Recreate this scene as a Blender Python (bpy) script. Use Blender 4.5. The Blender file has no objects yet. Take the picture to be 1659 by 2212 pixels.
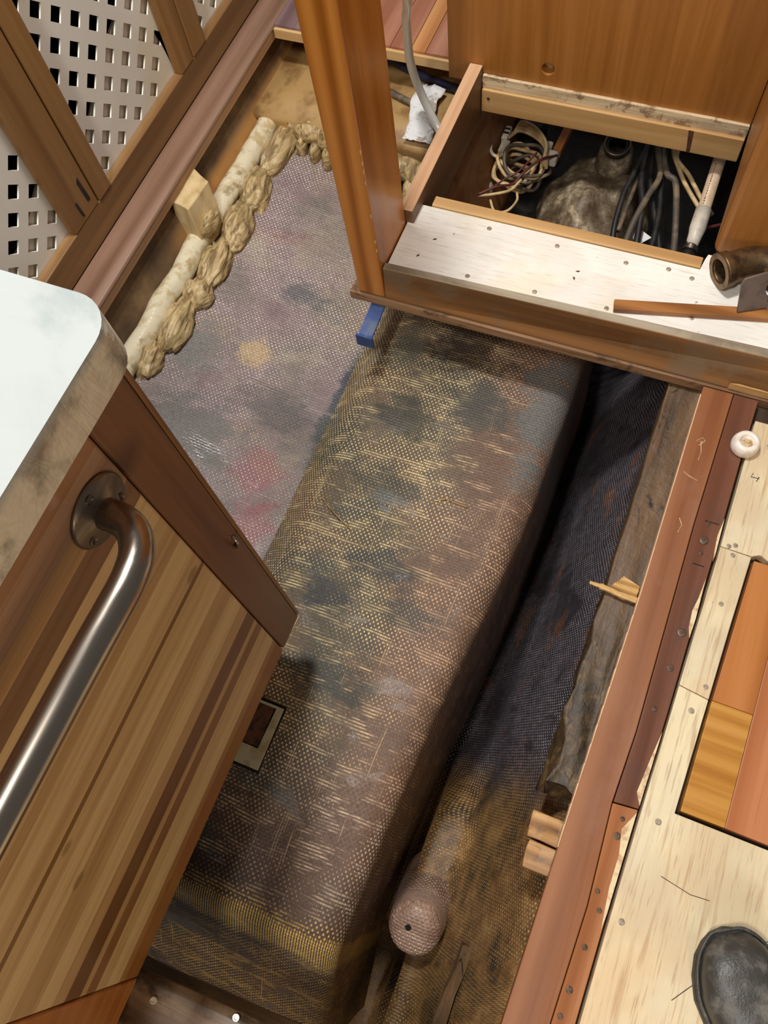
import bpy, bmesh, math, random
from mathutils import Vector, Matrix, noise

C = bpy.context.scene.collection
S = bpy.context.scene
PI = math.pi

# ------------------------------------------------------------------ camera
cam_data = bpy.data.cameras.new('camera')
cam = bpy.data.objects.new('camera', cam_data)
C.objects.link(cam)
R_ = Vector((0.923687, 0.370261, -0.098534))
D_ = Vector((0.306302, -0.868088, -0.390643))
F_ = R_.cross(D_)
Mx = Matrix((R_, -D_, -F_)).transposed().to_4x4()
Mx.translation = Vector((0, 0, 1.12))
cam.matrix_world = Mx
cam_data.sensor_fit = 'VERTICAL'
cam_data.sensor_height = 24.0
cam_data.lens = 1740 / 2212 * 24.0
cam_data.clip_start = 0.02
S.camera = cam

# ------------------------------------------------------------------ light
S.view_settings.view_transform = 'Standard'
S.view_settings.look = 'None'
S.view_settings.gamma = 1.0
S.view_settings.exposure = 0.0
S.view_settings.use_curve_mapping = False

w = bpy.data.worlds.new('cabin_ambient')
S.world = w
w.use_nodes = True
w.node_tree.nodes['Background'].inputs[0].default_value = (1.0, 0.93, 0.84, 1)
w.node_tree.nodes['Background'].inputs[1].default_value = 0.13


def area(name, loc, target, sx, sy, power, col):
    l = bpy.data.lights.new(name, 'AREA')
    l.shape = 'RECTANGLE'
    l.size, l.size_y = sx, sy
    l.energy = power
    l.color = col
    o = bpy.data.objects.new(name, l)
    C.objects.link(o)
    o.location = loc
    d = Vector(target) - Vector(loc)
    o.rotation_euler = d.to_track_quat('-Z', 'Y').to_euler()
    return o


area('cabin_strip_lamp', (-0.36, -0.62, 2.35), (-0.30, 0.2, 0), 0.12, 0.5, 29, (1.0, 0.94, 0.85))
area('forward_cabin_lamp', (-0.62, 0.85, 2.3), (-0.3, 0.6, 0), 0.22, 0.22, 40, (1.0, 0.97, 0.92))
area('warm_reading_lamp', (0.75, -1.2, 0.72), (-0.3, -0.15, 0.2), 0.12, 0.5, 8.5, (1.0, 0.78, 0.52))


# ------------------------------------------------------------------ node helpers
def lin(c):
    def f(u):
        u /= 255.0
        return u / 12.92 if u <= 0.04045 else ((u + 0.055) / 1.055) ** 2.4
    return (f(c[0]), f(c[1]), f(c[2]), 1.0)


class G:
    """small wrapper around a material's node tree"""
    def __init__(s, name, rough=0.5, spec=0.5, metal=0.0):
        s.m = bpy.data.materials.new(name)
        s.m.use_nodes = True
        s.t = s.m.node_tree
        s.b = s.t.nodes['Principled BSDF']
        s.b.inputs['Roughness'].default_value = rough
        s.b.inputs['Specular IOR Level'].default_value = spec
        s.b.inputs['Metallic'].default_value = metal
        s.co = s.t.nodes.new('ShaderNodeTexCoord')

    def n(s, kind, **kw):
        x = s.t.nodes.new(kind)
        for k, v in kw.items():
            setattr(x, k, v)
        return x

    def put(s, sock, v):
        if isinstance(v, bpy.types.NodeSocket):
            s.t.links.new(v, sock)
        else:
            sock.default_value = v

    def obj(s): return s.co.outputs['Object']
    def uv(s): return s.co.outputs['UV']

    def map(s, vec, scale=(1, 1, 1), loc=(0, 0, 0), rot=(0, 0, 0)):
        x = s.n('ShaderNodeMapping')
        s.put(x.inputs[0], vec)
        x.inputs['Location'].default_value = loc
        x.inputs['Rotation'].default_value = rot
        x.inputs['Scale'].default_value = scale
        return x.outputs[0]

    def noise(s, vec, scale=5, detail=3, rough=0.55, dist=0.0):
        x = s.n('ShaderNodeTexNoise')
        s.put(x.inputs['Vector'], vec)
        x.inputs['Scale'].default_value = scale
        x.inputs['Detail'].default_value = detail
        x.inputs['Roughness'].default_value = rough
        x.inputs['Distortion'].default_value = dist
        return x.outputs[0]

    def voro(s, vec, scale=5, feature='F1'):
        x = s.n('ShaderNodeTexVoronoi', feature=feature)
        s.put(x.inputs['Vector'], vec)
        x.inputs['Scale'].default_value = scale
        return x.outputs[0]

    def wave(s, vec, scale=5, dist=2, detail=2, dscale=1.0, direction='X'):
        x = s.n('ShaderNodeTexWave', bands_direction=direction)
        s.put(x.inputs['Vector'], vec)
        x.inputs['Scale'].default_value = scale
        x.inputs['Distortion'].default_value = dist
        x.inputs['Detail'].default_value = detail
        x.inputs['Detail Scale'].default_value = dscale
        return x.outputs[1]

    def math(s, op, a, b=0.0, c=0.0, clamp=False):
        x = s.n('ShaderNodeMath', operation=op, use_clamp=clamp)
        s.put(x.inputs[0], a)
        s.put(x.inputs[1], b)
        s.put(x.inputs[2], c)
        return x.outputs[0]

    def step(s, v, a, b, lo=0.0, hi=1.0):
        x = s.n('ShaderNodeMapRange', interpolation_type='SMOOTHSTEP')
        s.put(x.inputs[0], v)
        for i, q in enumerate((a, b, lo, hi)):
            x.inputs[i + 1].default_value = q
        return x.outputs[0]

    def ramp(s, fac, stops, interp='LINEAR'):
        x = s.n('ShaderNodeValToRGB')
        x.color_ramp.interpolation = interp
        e = x.color_ramp.elements
        while len(e) < len(stops):
            e.new(0.5)
        for el, (p, c) in zip(e, stops):
            el.position = p
            el.color = lin(c)
        s.put(x.inputs[0], fac)
        return x.outputs[0]

    def mix(s, fac, a, b, mode='MIX'):
        x = s.n('ShaderNodeMix', data_type='RGBA', blend_type=mode)
        s.put(x.inputs[0], fac)
        s.put(x.inputs[6], lin(a) if isinstance(a, tuple) and len(a) == 3 else a)
        s.put(x.inputs[7], lin(b) if isinstance(b, tuple) and len(b) == 3 else b)
        return x.outputs[2]

    def sep(s, vec):
        x = s.n('ShaderNodeSeparateXYZ')
        s.put(x.inputs[0], vec)
        return x.outputs

    def comb(s, x_, y_, z_=0.0):
        x = s.n('ShaderNodeCombineXYZ')
        s.put(x.inputs[0], x_)
        s.put(x.inputs[1], y_)
        s.put(x.inputs[2], z_)
        return x.outputs[0]

    def col(s, v): s.put(s.b.inputs['Base Color'], lin(v) if isinstance(v, tuple) else v)
    def rough(s, v): s.put(s.b.inputs['Roughness'], v)

    def bump(s, h, strength=0.3, dist=0.002):
        x = s.n('ShaderNodeBump')
        x.inputs['Strength'].default_value = strength
        x.inputs['Distance'].default_value = dist
        s.put(x.inputs['Height'], h)
        s.t.links.new(x.outputs[0], s.b.inputs['Normal'])


AX = {'x': (1.2, 30, 30), 'y': (30, 1.2, 30), 'z': (30, 30, 1.2)}


def wood(name, dark, mid, light, axis='y', rough=0.4, scale=1.0, dirt=None, dirt_amt=0.5, rings=0.5, bump=0.15, dirt_scale=9):
    g = G(name, rough)
    sc = tuple(q * scale for q in AX[axis])
    v = g.map(g.obj(), sc, loc=(random.random() * 9, random.random() * 9, random.random() * 9))
    a = g.noise(v, 1.3, 4, 0.6, 0.6)
    v2 = g.map(g.obj(), tuple(q * 0.28 for q in sc))
    b = g.wave(v2, 1.2, 5, 3, 1.2, {'x': 'Y', 'y': 'X', 'z': 'X'}[axis])
    f = g.math('ADD', g.math('MULTIPLY', a, 1 - rings * 0.5), g.math('MULTIPLY', b, rings * 0.5))
    c = g.ramp(f, [(0.25, dark), (0.52, mid), (0.8, light)])
    fine = g.noise(g.map(g.obj(), tuple(q * 7 for q in sc)), 1, 2)
    c = g.mix(g.step(fine, 0.62, 0.75, 0, 0.35), c, dark)
    if dirt:
        d = g.noise(g.obj(), dirt_scale, 6, 0.65, 0.3)
        c = g.mix(g.step(d, 0.5, 0.66, 0, dirt_amt), c, dirt)
    g.col(c)
    g.rough(g.step(a, 0.3, 0.8, rough * 0.8, min(1, rough * 1.35)))
    g.bump(g.math('ADD', fine, a), bump, 0.0006)
    return g.m


def plain(name, c, rough=0.5, metal=0.0, var=None, vscale=20, bump=0.0, spec=0.5, vlo=0.45, vhi=0.65):
    g = G(name, rough, spec, metal)
    if var:
        f = g.noise(g.obj(), vscale, 5, 0.6, 0.2)
        g.col(g.mix(g.step(f, vlo, vhi), c, var))
        if bump:
            g.bump(f, bump, 0.002)
    else:
        g.col(c)
    return g.m


# ------------------------------------------------------------------ mesh helpers
class MB:
    def __init__(s):
        s.b = bmesh.new()

    def hexa(s, p):
        v = [s.b.verts.new(q) for q in p]
        for f in ((0, 3, 2, 1), (4, 5, 6, 7), (0, 1, 5, 4), (1, 2, 6, 5), (2, 3, 7, 6), (3, 0, 4, 7)):
            s.b.faces.new([v[i] for i in f])
        return v

    def box(s, x0, x1, y0, y1, z0, z1):
        return s.hexa([(x0, y0, z0), (x1, y0, z0), (x1, y1, z0), (x0, y1, z0),
                       (x0, y0, z1), (x1, y0, z1), (x1, y1, z1), (x0, y1, z1)])

    def prism(s, pts, z0, z1, axis='z'):
        def P(a, b, c):
            return {'z': (a, b, c), 'x': (c, a, b), 'y': (a, c, b)}[axis]
        n = len(pts)
        lo = [s.b.verts.new(P(a, b, z0)) for a, b in pts]
        hi = [s.b.verts.new(P(a, b, z1)) for a, b in pts]
        s.b.faces.new(lo[::-1])
        s.b.faces.new(hi)
        for i in range(n):
            s.b.faces.new((lo[i], lo[(i + 1) % n], hi[(i + 1) % n], hi[i]))

    def tube(s, path, r, seg=12, cap=True, closed=False):
        path = [Vector(p) for p in path]
        n = len(path)
        rr = r if isinstance(r, (list, tuple)) else [r] * n
        rings = []
        up = None
        for i, p in enumerate(path):
            if closed:
                t = (path[(i + 1) % n] - path[i - 1]).normalized()
            else:
                t = (path[min(i + 1, n - 1)] - path[max(i - 1, 0)]).normalized()
            if up is None:
                up = t.orthogonal().normalized()
            up = (up - t * up.dot(t)).normalized()
            sd = t.cross(up)
            rings.append([s.b.verts.new(p + (up * math.cos(2 * PI * k / seg) + sd * math.sin(2 * PI * k / seg)) * rr[i]) for k in range(seg)])
        m = n if closed else n - 1
        for i in range(m):
            a, b = rings[i], rings[(i + 1) % n]
            for k in range(seg):
                s.b.faces.new((a[k], a[(k + 1) % seg], b[(k + 1) % seg], b[k]))
        if cap and not closed:
            s.b.faces.new(rings[0][::-1])
            s.b.faces.new(rings[-1])

    def lathe(s, prof, seg=24, mat=None):
        """profile of (radius, height) about local z, closed at r=0 ends"""
        M = mat or Matrix()
        rings = []
        for r, h in prof:
            if r < 1e-6:
                rings.append([s.b.verts.new(M @ Vector((0, 0, h)))])
            else:
                rings.append([s.b.verts.new(M @ Vector((r * math.cos(2 * PI * k / seg), r * math.sin(2 * PI * k / seg), h))) for k in range(seg)])
        for a, b in zip(rings, rings[1:]):
            for k in range(seg):
                q = [a[k % len(a)], a[(k + 1) % len(a)], b[(k + 1) % len(b)], b[k % len(b)]]
                u = []
                for x in q:
                    if x not in u:
                        u.append(x)
                if len(u) > 2:
                    s.b.faces.new(u)

    def blob(s, c, rad, rot=None, seg=24, ring=14, fn=None):
        R = rot or Matrix()
        rows = []
        for i in range(ring + 1):
            th = PI * i / ring
            row = []
            for k in range(seg if 0 < i < ring else 1):
                ph = 2 * PI * k / seg
                d = Vector((math.sin(th) * math.cos(ph), math.sin(th) * math.sin(ph), math.cos(th)))
                f = fn(d) if fn else 1.0
                row.append(s.b.verts.new(Vector(c) + R @ Vector((d.x * rad[0] * f, d.y * rad[1] * f, d.z * rad[2] * f))))
            rows.append(row)
        for a, b in zip(rows, rows[1:]):
            for k in range(seg):
                q = [a[k % len(a)], b[k % len(b)], b[(k + 1) % len(b)], a[(k + 1) % len(a)]]
                u = []
                for x in q:
                    if x not in u:
                        u.append(x)
                if len(u) > 2:
                    s.b.faces.new(u)

    def rough(s, amp, scale, cuts=0, seed=0.0):
        if cuts:
            bmesh.ops.subdivide_edges(s.b, edges=s.b.edges[:], cuts=cuts, use_grid_fill=True)
        for v in s.b.verts:
            q = v.co * scale + Vector((seed, seed * 2, seed * 3))
            v.co += noise.noise_vector(q) * amp

    def build(s, name, mat, parent=None, bevel=0.0, smooth=False, seg=2, origin=None):
        bmesh.ops.recalc_face_normals(s.b, faces=s.b.faces[:])
        me = bpy.data.meshes.new(name)
        off = Vector(origin) if origin else (Vector(parent['at']) if parent and 'at' in parent else Vector((0, 0, 0)))
        for v in s.b.verts:
            v.co -= off
        s.b.to_mesh(me)
        s.b.free()
        o = bpy.data.objects.new(name, me)
        C.objects.link(o)
        if mat:
            me.materials.append(mat)
        if parent:
            o.parent = parent
            if 'at' in parent:
                o['at'] = tuple(off)
        else:
            o.location = off
            o['at'] = tuple(off)
        if smooth:
            for p in me.polygons:
                p.use_smooth = True
        if bevel:
            md = o.modifiers.new('bevel', 'BEVEL')
            md.width = bevel
            md.segments = seg
            md.limit_method = 'ANGLE'
            md.angle_limit = math.radians(40)
            md.harden_normals = False
        return o


def tag(o, label, cat, group=None, kind=None):
    o['label'] = label
    o['category'] = cat
    if group: o['group'] = group
    if kind: o['kind'] = kind
    return o


def thing(name, label, cat, at, group=None):
    o = bpy.data.objects.new(name, None)
    o.empty_display_size = 0.05
    C.objects.link(o)
    o.location = at
    o['at'] = tuple(at)
    return tag(o, label, cat, group)


def struct(o):
    o['kind'] = 'structure'
    return o


def copy_tree(o, loc, label, name=None):
    c = o.copy()
    C.objects.link(c)
    c.location = loc
    c['label'] = label
    for ch in list(o.children):
        d = ch.copy()
        C.objects.link(d)
        d.parent = c
        for gc in list(ch.children):
            e = gc.copy()
            C.objects.link(e)
            e.parent = d
    return c


def plate(name, outline, holes, th, mat, parent=None, M=None, bevel=0.0):
    """flat sheet with holes cut right through, thickness th (+-th/2 about local z)"""
    cu = bpy.data.curves.new(name, 'CURVE')
    cu.dimensions = '2D'
    cu.fill_mode = 'BOTH'
    cu.extrude = th / 2 - bevel
    cu.bevel_depth = bevel
    cu.bevel_resolution = 1
    for loop in [outline] + holes:
        sp = cu.splines.new('POLY')
        sp.points.add(len(loop) - 1)
        for p, q in zip(sp.points, loop):
            p.co = (q[0], q[1], 0, 1)
        sp.use_cyclic_u = True
    tmp = bpy.data.objects.new(name + '_tmp', cu)
    me = bpy.data.meshes.new_from_object(tmp)
    bpy.data.objects.remove(tmp)
    bpy.data.curves.remove(cu)
    me.name = name
    off = Vector(parent['at']) if parent else Vector((0, 0, 0))
    if M:
        me.transform(M)
    me.transform(Matrix.Translation(-off))
    me.materials.clear()
    me.materials.append(mat)
    o = bpy.data.objects.new(name, me)
    C.objects.link(o)
    o['at'] = tuple(off)
    if parent:
        o.parent = parent
    return o


def circ(cx, cy, r, n=24):
    return [(cx + r * math.cos(2 * PI * k / n), cy + r * math.sin(2 * PI * k / n)) for k in range(n)]


def smooth_path(pts, n=8):
    """Catmull-Rom through pts"""
    P = [Vector(p) for p in pts]
    P = [P[0] * 2 - P[1]] + P + [P[-1] * 2 - P[-2]]
    out = []
    for i in range(1, len(P) - 2):
        for k in range(n):
            t = k / n
            a, b, c, d = P[i - 1], P[i], P[i + 1], P[i + 2]
            out.append(0.5 * ((2 * b) + (c - a) * t + (2 * a - 5 * b + 4 * c - d) * t * t + (3 * b - a - 3 * c + d) * t ** 3))
    out.append(P[-2])
    return out


def lerp(a, b, t): return a + (b - a) * t


def interp(x, tab):
    if x <= tab[0][0]: return tab[0][1]
    for (a, va), (b, vb) in zip(tab, tab[1:]):
        if x <= b:
            return lerp(va, vb, (x - a) / (b - a))
    return tab[-1][1]


random.seed(7)


# ------------------------------------------------------------------ materials
def roving(name, zones, thread, pitch=0.0075, rough=0.45, wear_lo=0.42, wear_hi=0.62, streak=0.6, flood=0.5, dot_lo=0.2, bump=0.5, edge=None):
    """woven glass roving under resin: rows of little bumps, pale where the resin has worn through"""
    g = G(name, rough)
    uv = g.uv()
    wob = g.noise(uv, 5, 2)
    u, v, _ = g.sep(uv)
    du = g.math('MULTIPLY', g.math('SUBTRACT', wob, 0.5), 0.02)
    u2 = g.math('MULTIPLY', g.math('ADD', u, du), PI / pitch)
    v2 = g.math('MULTIPLY', g.math('ADD', v, g.math('MULTIPLY', du, 0.8)), PI / (pitch * 1.25))
    pr = g.math('MULTIPLY', g.math('SINE', u2), g.math('SINE', v2))
    rnd = g.noise(uv, 0.36 / pitch, 1, 0.5)
    dot = g.step(g.math('ADD', pr, g.math('MULTIPLY', g.math('SUBTRACT', rnd, 0.5), 1.1)), dot_lo, dot_lo + 0.6)
    row = g.step(g.math('ABSOLUTE', g.math('SINE', v2)), 0.45, 0.95)
    colm = g.step(g.math('ABSOLUTE', g.math('SINE', u2)), 0.5, 0.95)
    wear = g.step(g.noise(uv, 6, 5, 0.62, 0.3), wear_lo, wear_hi, 0.08, 0.95)
    st = g.step(g.noise(g.map(uv, (16, 50, 1)), 1, 4, 0.65), 0.5, 0.64, 0, streak)
    st2 = g.step(g.noise(g.map(uv, (70, 7, 1)), 1, 4, 0.6), 0.57, 0.7, 0, streak * 0.6)
    fl = g.step(g.noise(g.map(uv, (0.8, 1.3, 1), (3, 7, 0)), 9, 4, 0.6, 0.5), flood, flood + 0.1)
    if edge is not None:
        e, rib = edge(g, u, v)
        wear = g.math('ADD', wear, e, clamp=True)
        st2 = g.math('MAXIMUM', st2, rib)
    keep = g.math('SUBTRACT', 1.0, g.math('MULTIPLY', fl, 0.85))
    thr = g.math('MAXIMUM', g.math('MULTIPLY', dot, wear), g.math('MAXIMUM', g.math('MULTIPLY', g.math('MULTIPLY', row, g.step(rnd, 0.2, 0.6, 0.35, 1.0)), st), g.math('MULTIPLY', colm, st2)))
    thr = g.math('MULTIPLY', thr, keep)
    base = zones(g)
    if isinstance(base, tuple):
        base, sup = base
        thr = g.math('MULTIPLY', thr, g.math('SUBTRACT', 1.0, sup))
    fine = g.noise(uv, 160, 3, 0.7)
    base = g.mix(g.step(fine, 0.35, 0.75, 0, 0.5), base, g.mix(1.0, base, (150, 146, 142), 'MULTIPLY'))
    c = g.mix(thr, base, thread(g) if callable(thread) else thread)
    g.col(c)
    g.rough(g.step(fl, 0, 1, rough + 0.1, rough - 0.14))
    amp = g.math('MULTIPLY', g.math('ADD', dot, g.math('MULTIPLY', row, 0.35)), g.math('SUBTRACT', 1.0, g.math('MULTIPLY', fl, 0.75)))
    g.bump(g.math('ADD', amp, g.math('MULTIPLY', fine, 0.4)), bump, 0.0016)
    return g.m


def spots(g, col, lst):
    """irregular resin pools, stains and a painted shadow: (x, y, rx, ry, colour, how far they hide the cloth)"""
    x, y, z = g.sep(g.obj())
    n = g.math('MULTIPLY', g.math('SUBTRACT', g.noise(g.map(g.obj(), (0.8, 1.4, 1)), 24, 5, 0.65), 0.5), 3.2)
    sup = 0.0
    for cx, cy, rx, ry, c, k in lst:
        a = g.math('DIVIDE', g.math('SUBTRACT', x, cx), rx)
        b = g.math('DIVIDE', g.math('SUBTRACT', y, cy), ry)
        d = g.math('SQRT', g.math('ADD', g.math('MULTIPLY', a, a), g.math('MULTIPLY', b, b)))
        mk = g.step(g.math('ADD', d, n), 1.25, 0.55)
        col = g.mix(g.math('MULTIPLY', mk, 0.85), col, c)
        sup = g.math('MAXIMUM', sup, g.math('MULTIPLY', mk, k))
    return col, sup


def hull_zones(g):
    x, y, z = g.sep(g.obj())
    n = g.noise(g.obj(), 6, 4, 0.6)
    left = g.ramp(n, [(0.25, (118, 116, 110)), (0.42, (128, 116, 112)), (0.55, (140, 122, 124)), (0.72, (128, 104, 108))])
    pink = g.step(g.noise(g.map(g.obj(), (1, 1, 1), (4, 2, 0)), 9, 3), 0.6, 0.72, 0, 0.5)
    left = g.mix(pink, left, (142, 96, 100))
    left = g.mix(g.step(g.noise(g.map(g.obj(), (1, 1, 1), (9, 1, 3)), 5, 5), 0.55, 0.68, 0, 0.7), left, (168, 156, 138))
    nn = g.noise(g.obj(), 4, 5, 0.6)
    val = g.step(g.math('ADD', x, g.math('MULTIPLY', nn, 0.10)), -0.475, -0.435)
    left = g.mix(val, left, (92, 95, 93))
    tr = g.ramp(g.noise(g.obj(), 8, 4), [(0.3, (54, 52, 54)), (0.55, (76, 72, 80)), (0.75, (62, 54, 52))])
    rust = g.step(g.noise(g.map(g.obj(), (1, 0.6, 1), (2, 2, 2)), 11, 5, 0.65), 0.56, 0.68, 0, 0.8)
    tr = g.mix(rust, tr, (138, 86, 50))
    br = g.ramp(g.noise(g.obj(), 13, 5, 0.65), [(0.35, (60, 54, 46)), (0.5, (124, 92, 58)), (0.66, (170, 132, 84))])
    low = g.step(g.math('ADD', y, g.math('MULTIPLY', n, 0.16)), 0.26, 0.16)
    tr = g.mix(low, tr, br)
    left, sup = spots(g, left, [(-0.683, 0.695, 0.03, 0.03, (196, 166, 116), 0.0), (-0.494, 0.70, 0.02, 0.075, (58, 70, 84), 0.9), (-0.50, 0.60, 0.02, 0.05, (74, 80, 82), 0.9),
                                (-0.585, 0.477, 0.05, 0.05, (150, 86, 98), 0.1), (-0.555, 0.37, 0.04, 0.06, (152, 92, 98), 0.1), (-0.72, 0.50, 0.10, 0.06, (118, 116, 112), 0.7),
                                (-0.61, 0.60, 0.07, 0.05, (104, 96, 94), 0.5), (-0.66, 0.86, 0.05, 0.03, (92, 92, 96), 0.5), (-0.80, 0.66, 0.05, 0.05, (128, 126, 122), 0.8), (-0.60, 1.0, 0.12, 0.1, (150, 138, 128), 0.4)])
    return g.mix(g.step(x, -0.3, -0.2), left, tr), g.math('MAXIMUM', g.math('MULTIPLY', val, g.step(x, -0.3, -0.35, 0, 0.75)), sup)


def hull_thread(g):
    x, y, z = g.sep(g.obj())
    a = g.mix(g.step(g.noise(g.obj(), 5, 3), 0.45, 0.62), (222, 206, 202), (226, 206, 166))
    b = g.mix(g.step(y, 0.1, 0.2), (200, 164, 108), (176, 168, 178))
    return g.mix(g.step(x, -0.3, -0.2), a, b)


def box_zones(g):
    n = g.noise(g.obj(), 6, 4, 0.55)
    a = g.ramp(n, [(0.3, (80, 80, 74)), (0.48, (104, 94, 80)), (0.6, (116, 96, 80)), (0.72, (120, 90, 72))])
    x, y, z = g.sep(g.obj())
    a = g.mix(g.step(g.math('ADD', y, g.math('MULTIPLY', n, 0.3)), 0.24, 0.02), a, (92, 74, 68))
    a = g.mix(g.step(g.noise(g.map(g.obj(), (1, 2, 1), (5, 5, 5)), 7, 3), 0.55, 0.66, 0, 0.8), a, (78, 82, 80))
    a = g.mix(g.step(g.math('ADD', x, g.math('MULTIPLY', n, 0.2)), -0.22, -0.08, 0, 0.8), a, (112, 86, 72))
    return spots(g, a, [(-0.285, 0.83, 0.085, 0.075, (58, 42, 34), 0.65), (-0.115, 0.74, 0.05, 0.16, (106, 108, 108), 0.85), (-0.345, 0.64, 0.055, 0.04, (70, 70, 64), 0.8),  # first entry paints the dark shadow just below the ledge
                        (-0.278, 0.36, 0.055, 0.035, (62, 66, 68), 0.5), (-0.33, 0.50, 0.05, 0.03, (74, 74, 70), 0.6), (-0.35, 0.28, 0.04, 0.03, (64, 68, 72), 0.5), (-0.21, 0.30, 0.05, 0.03, (72, 72, 70), 0.5),
                        (-0.23, 0.70, 0.06, 0.05, (78, 76, 72), 0.7), (-0.30, 0.16, 0.09, 0.03, (66, 70, 68), 0.4), (-0.40, 0.77, 0.03, 0.04, (92, 92, 84), 0.5)])


def box_thread(g):
    x, y, z = g.sep(g.obj())
    n = g.noise(g.obj(), 7, 3)
    a = g.mix(g.step(g.math('ADD', x, g.math('MULTIPLY', n, 0.2)), -0.20, -0.05), (234, 210, 158), (198, 162, 132))
    b = g.mix(g.step(y, -0.15, -0.18), (206, 184, 160), (244, 204, 120))  # golden near-end thread also brightens the band as if lit
    return g.mix(g.step(g.math('ADD', y, g.math('MULTIPLY', n, 0.2)), 0.22, 0.05), a, b)


def box_edge(g, u, v):
    a = g.step(g.math('ABSOLUTE', g.math('SUBTRACT', u, 0.085)), 0.0, 0.08, 0.75, 0)
    a = g.math('MULTIPLY', a, g.step(v, 0.0, 0.15, 0.2, 1.0))
    wv = g.math('ADD', v, g.math('MULTIPLY', g.math('SUBTRACT', g.noise(g.uv(), 14, 3), 0.5), 0.03))
    b = g.math('MULTIPLY', g.step(wv, -0.176, -0.190), g.step(wv, -0.250, -0.224, 0.0, 1.0))  # worn band; its lower end stops early to paint the beam's shadow
    c = g.step(g.math('ABSOLUTE', g.math('SUBTRACT', u, 0.435)), 0.0, 0.03, 0.35, 0)
    near = g.step(v, 0.10, -0.05, 0, 0.35)
    near = g.math('MULTIPLY', near, g.step(v, -0.17, -0.15))
    return g.math('SUBTRACT', g.math('ADD', a, g.math('ADD', b, c)), near), b


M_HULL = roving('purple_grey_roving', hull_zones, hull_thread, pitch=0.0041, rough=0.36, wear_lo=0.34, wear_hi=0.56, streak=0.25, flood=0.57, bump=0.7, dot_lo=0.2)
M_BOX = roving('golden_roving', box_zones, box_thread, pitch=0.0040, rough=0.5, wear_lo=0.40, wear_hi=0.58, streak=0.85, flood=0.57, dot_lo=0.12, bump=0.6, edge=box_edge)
M_STUB = roving('brown_roving', lambda g: g.ramp(g.noise(g.obj(), 12, 4), [(0.35, (138, 108, 92)), (0.65, (190, 156, 136))]), (232, 206, 184), pitch=0.0042, rough=0.3, flood=0.7, bump=0.8)

M_TAN = None


def locker_mat():
    """strip-laminated board: strips of different timber stacked up the height"""
    g = G('strip_laminate', 0.32)
    x, y, z = g.sep(g.obj())
    wob = g.math('MULTIPLY', g.math('SUBTRACT', g.noise(g.map(g.obj(), (1, 2, 40)), 1, 2), 0.5), 0.004)
    zz = g.math('ADD', z, wob)
    t = (194, 160, 112)
    l = (208, 176, 128)
    m = (180, 144, 98)
    d = (132, 98, 70)
    p = (168, 132, 106)
    stops = [(0.0, (150, 98, 48)), (0.045, (164, 118, 70)), (0.062, l), (0.098, t), (0.128, (134, 92, 52)), (0.151, m), (0.166, (112, 74, 40)), (0.20, m),
             (0.228, l), (0.262, t), (0.272, m), (0.31, l), (0.345, t), (0.372, (130, 92, 52)), (0.382, t), (0.41, l), (0.445, m), (0.462, t), (0.50, l), (0.543, d), (0.574, (184, 144, 98)), (0.597, p), (0.63, (160, 116, 82)), (0.66, p)]
    # two ramps joined (a ramp holds up to 32 stops)
    c = g.ramp(g.math('DIVIDE', zz, 0.7), [(a / 0.7, q) for a, q in stops], 'CONSTANT')
    v = g.map(g.obj(), (1, 2.2, 60))
    a = g.noise(v, 1.5, 4, 0.6, 0.4)
    c = g.mix(g.step(a, 0.4, 0.75, 0, 0.45), c, g.mix(1.0, c, (196, 168, 140), 'MULTIPLY'))
    f = g.noise(g.map(g.obj(), (1, 9, 420)), 1, 2)
    c = g.mix(g.step(f, 0.55, 0.75, 0, 0.28), c, (110, 76, 42))
    k = g.voro(g.map(g.obj(), (1, 10, 14), (0, 3, 2)), 1.0)
    c = g.mix(g.step(k, 0.06, 0.13, 0.55, 0), c, (112, 78, 44))
    g.col(c)
    g.bump(f, 0.08, 0.0005)
    return g.m


M_LOCKER = locker_mat()
M_STILE = wood('dark_teak_stile', (104, 68, 44), (136, 94, 64), (156, 112, 78), 'z', 0.38, 0.9, rings=0.8)
M_STILE_TRIM = wood('corner_trim_wood', (120, 80, 42), (150, 106, 62), (170, 124, 76), 'z', 0.4)
M_ORANGE = wood('orange_rail_wood', (150, 88, 36), (176, 110, 50), (190, 126, 62), 'y', 0.35)
M_DARKWOOD = wood('dark_carcass_wood', (40, 28, 18), (56, 40, 26), (70, 50, 32), 'y', 0.6)
M_POST = wood('varnished_post_wood', (150, 88, 26), (184, 116, 46), (208, 140, 66), 'z', 0.28, 0.8, rings=0.9)
M_PANEL = wood('varnished_plywood', (138, 84, 32), (160, 104, 46), (176, 120, 60), 'z', 0.4, 1.1, rings=0.15)
M_LIP = wood('worn_oak_lip', (104, 70, 38), (150, 104, 60), (178, 130, 80), 'x', 0.5, 0.8, dirt=(116, 100, 80), dirt_amt=0.7, rings=0.9)
M_LIPTOP = wood('dusty_grey_lip_top', (120, 108, 90), (156, 144, 124), (176, 164, 144), 'x', 0.6, 0.8, dirt=(110, 92, 72), dirt_amt=0.6)
M_BEIGE = wood('bare_pine', (176, 134, 84), (206, 168, 114), (222, 188, 138), 'x', 0.6, 0.7)
M_BEIGE_Y = wood('bare_pine_side', (180, 136, 100), (214, 174, 138), (228, 194, 160), 'y', 0.55, 0.6)
M_PLY_EDGE = wood('rough_plywood_edge', (120, 92, 62), (196, 172, 136), (226, 206, 172), 'x', 0.8, 2.2, dirt=(122, 90, 58), dirt_amt=0.8, dirt_scale=46, bump=0.6)
M_SHEETEDGE = wood('dirty_sheet_edge', (84, 58, 40), (132, 98, 70), (176, 140, 108), 'x', 0.8, 2.0, dirt=(70, 52, 38), dirt_amt=0.8, dirt_scale=24, bump=0.6)
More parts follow.
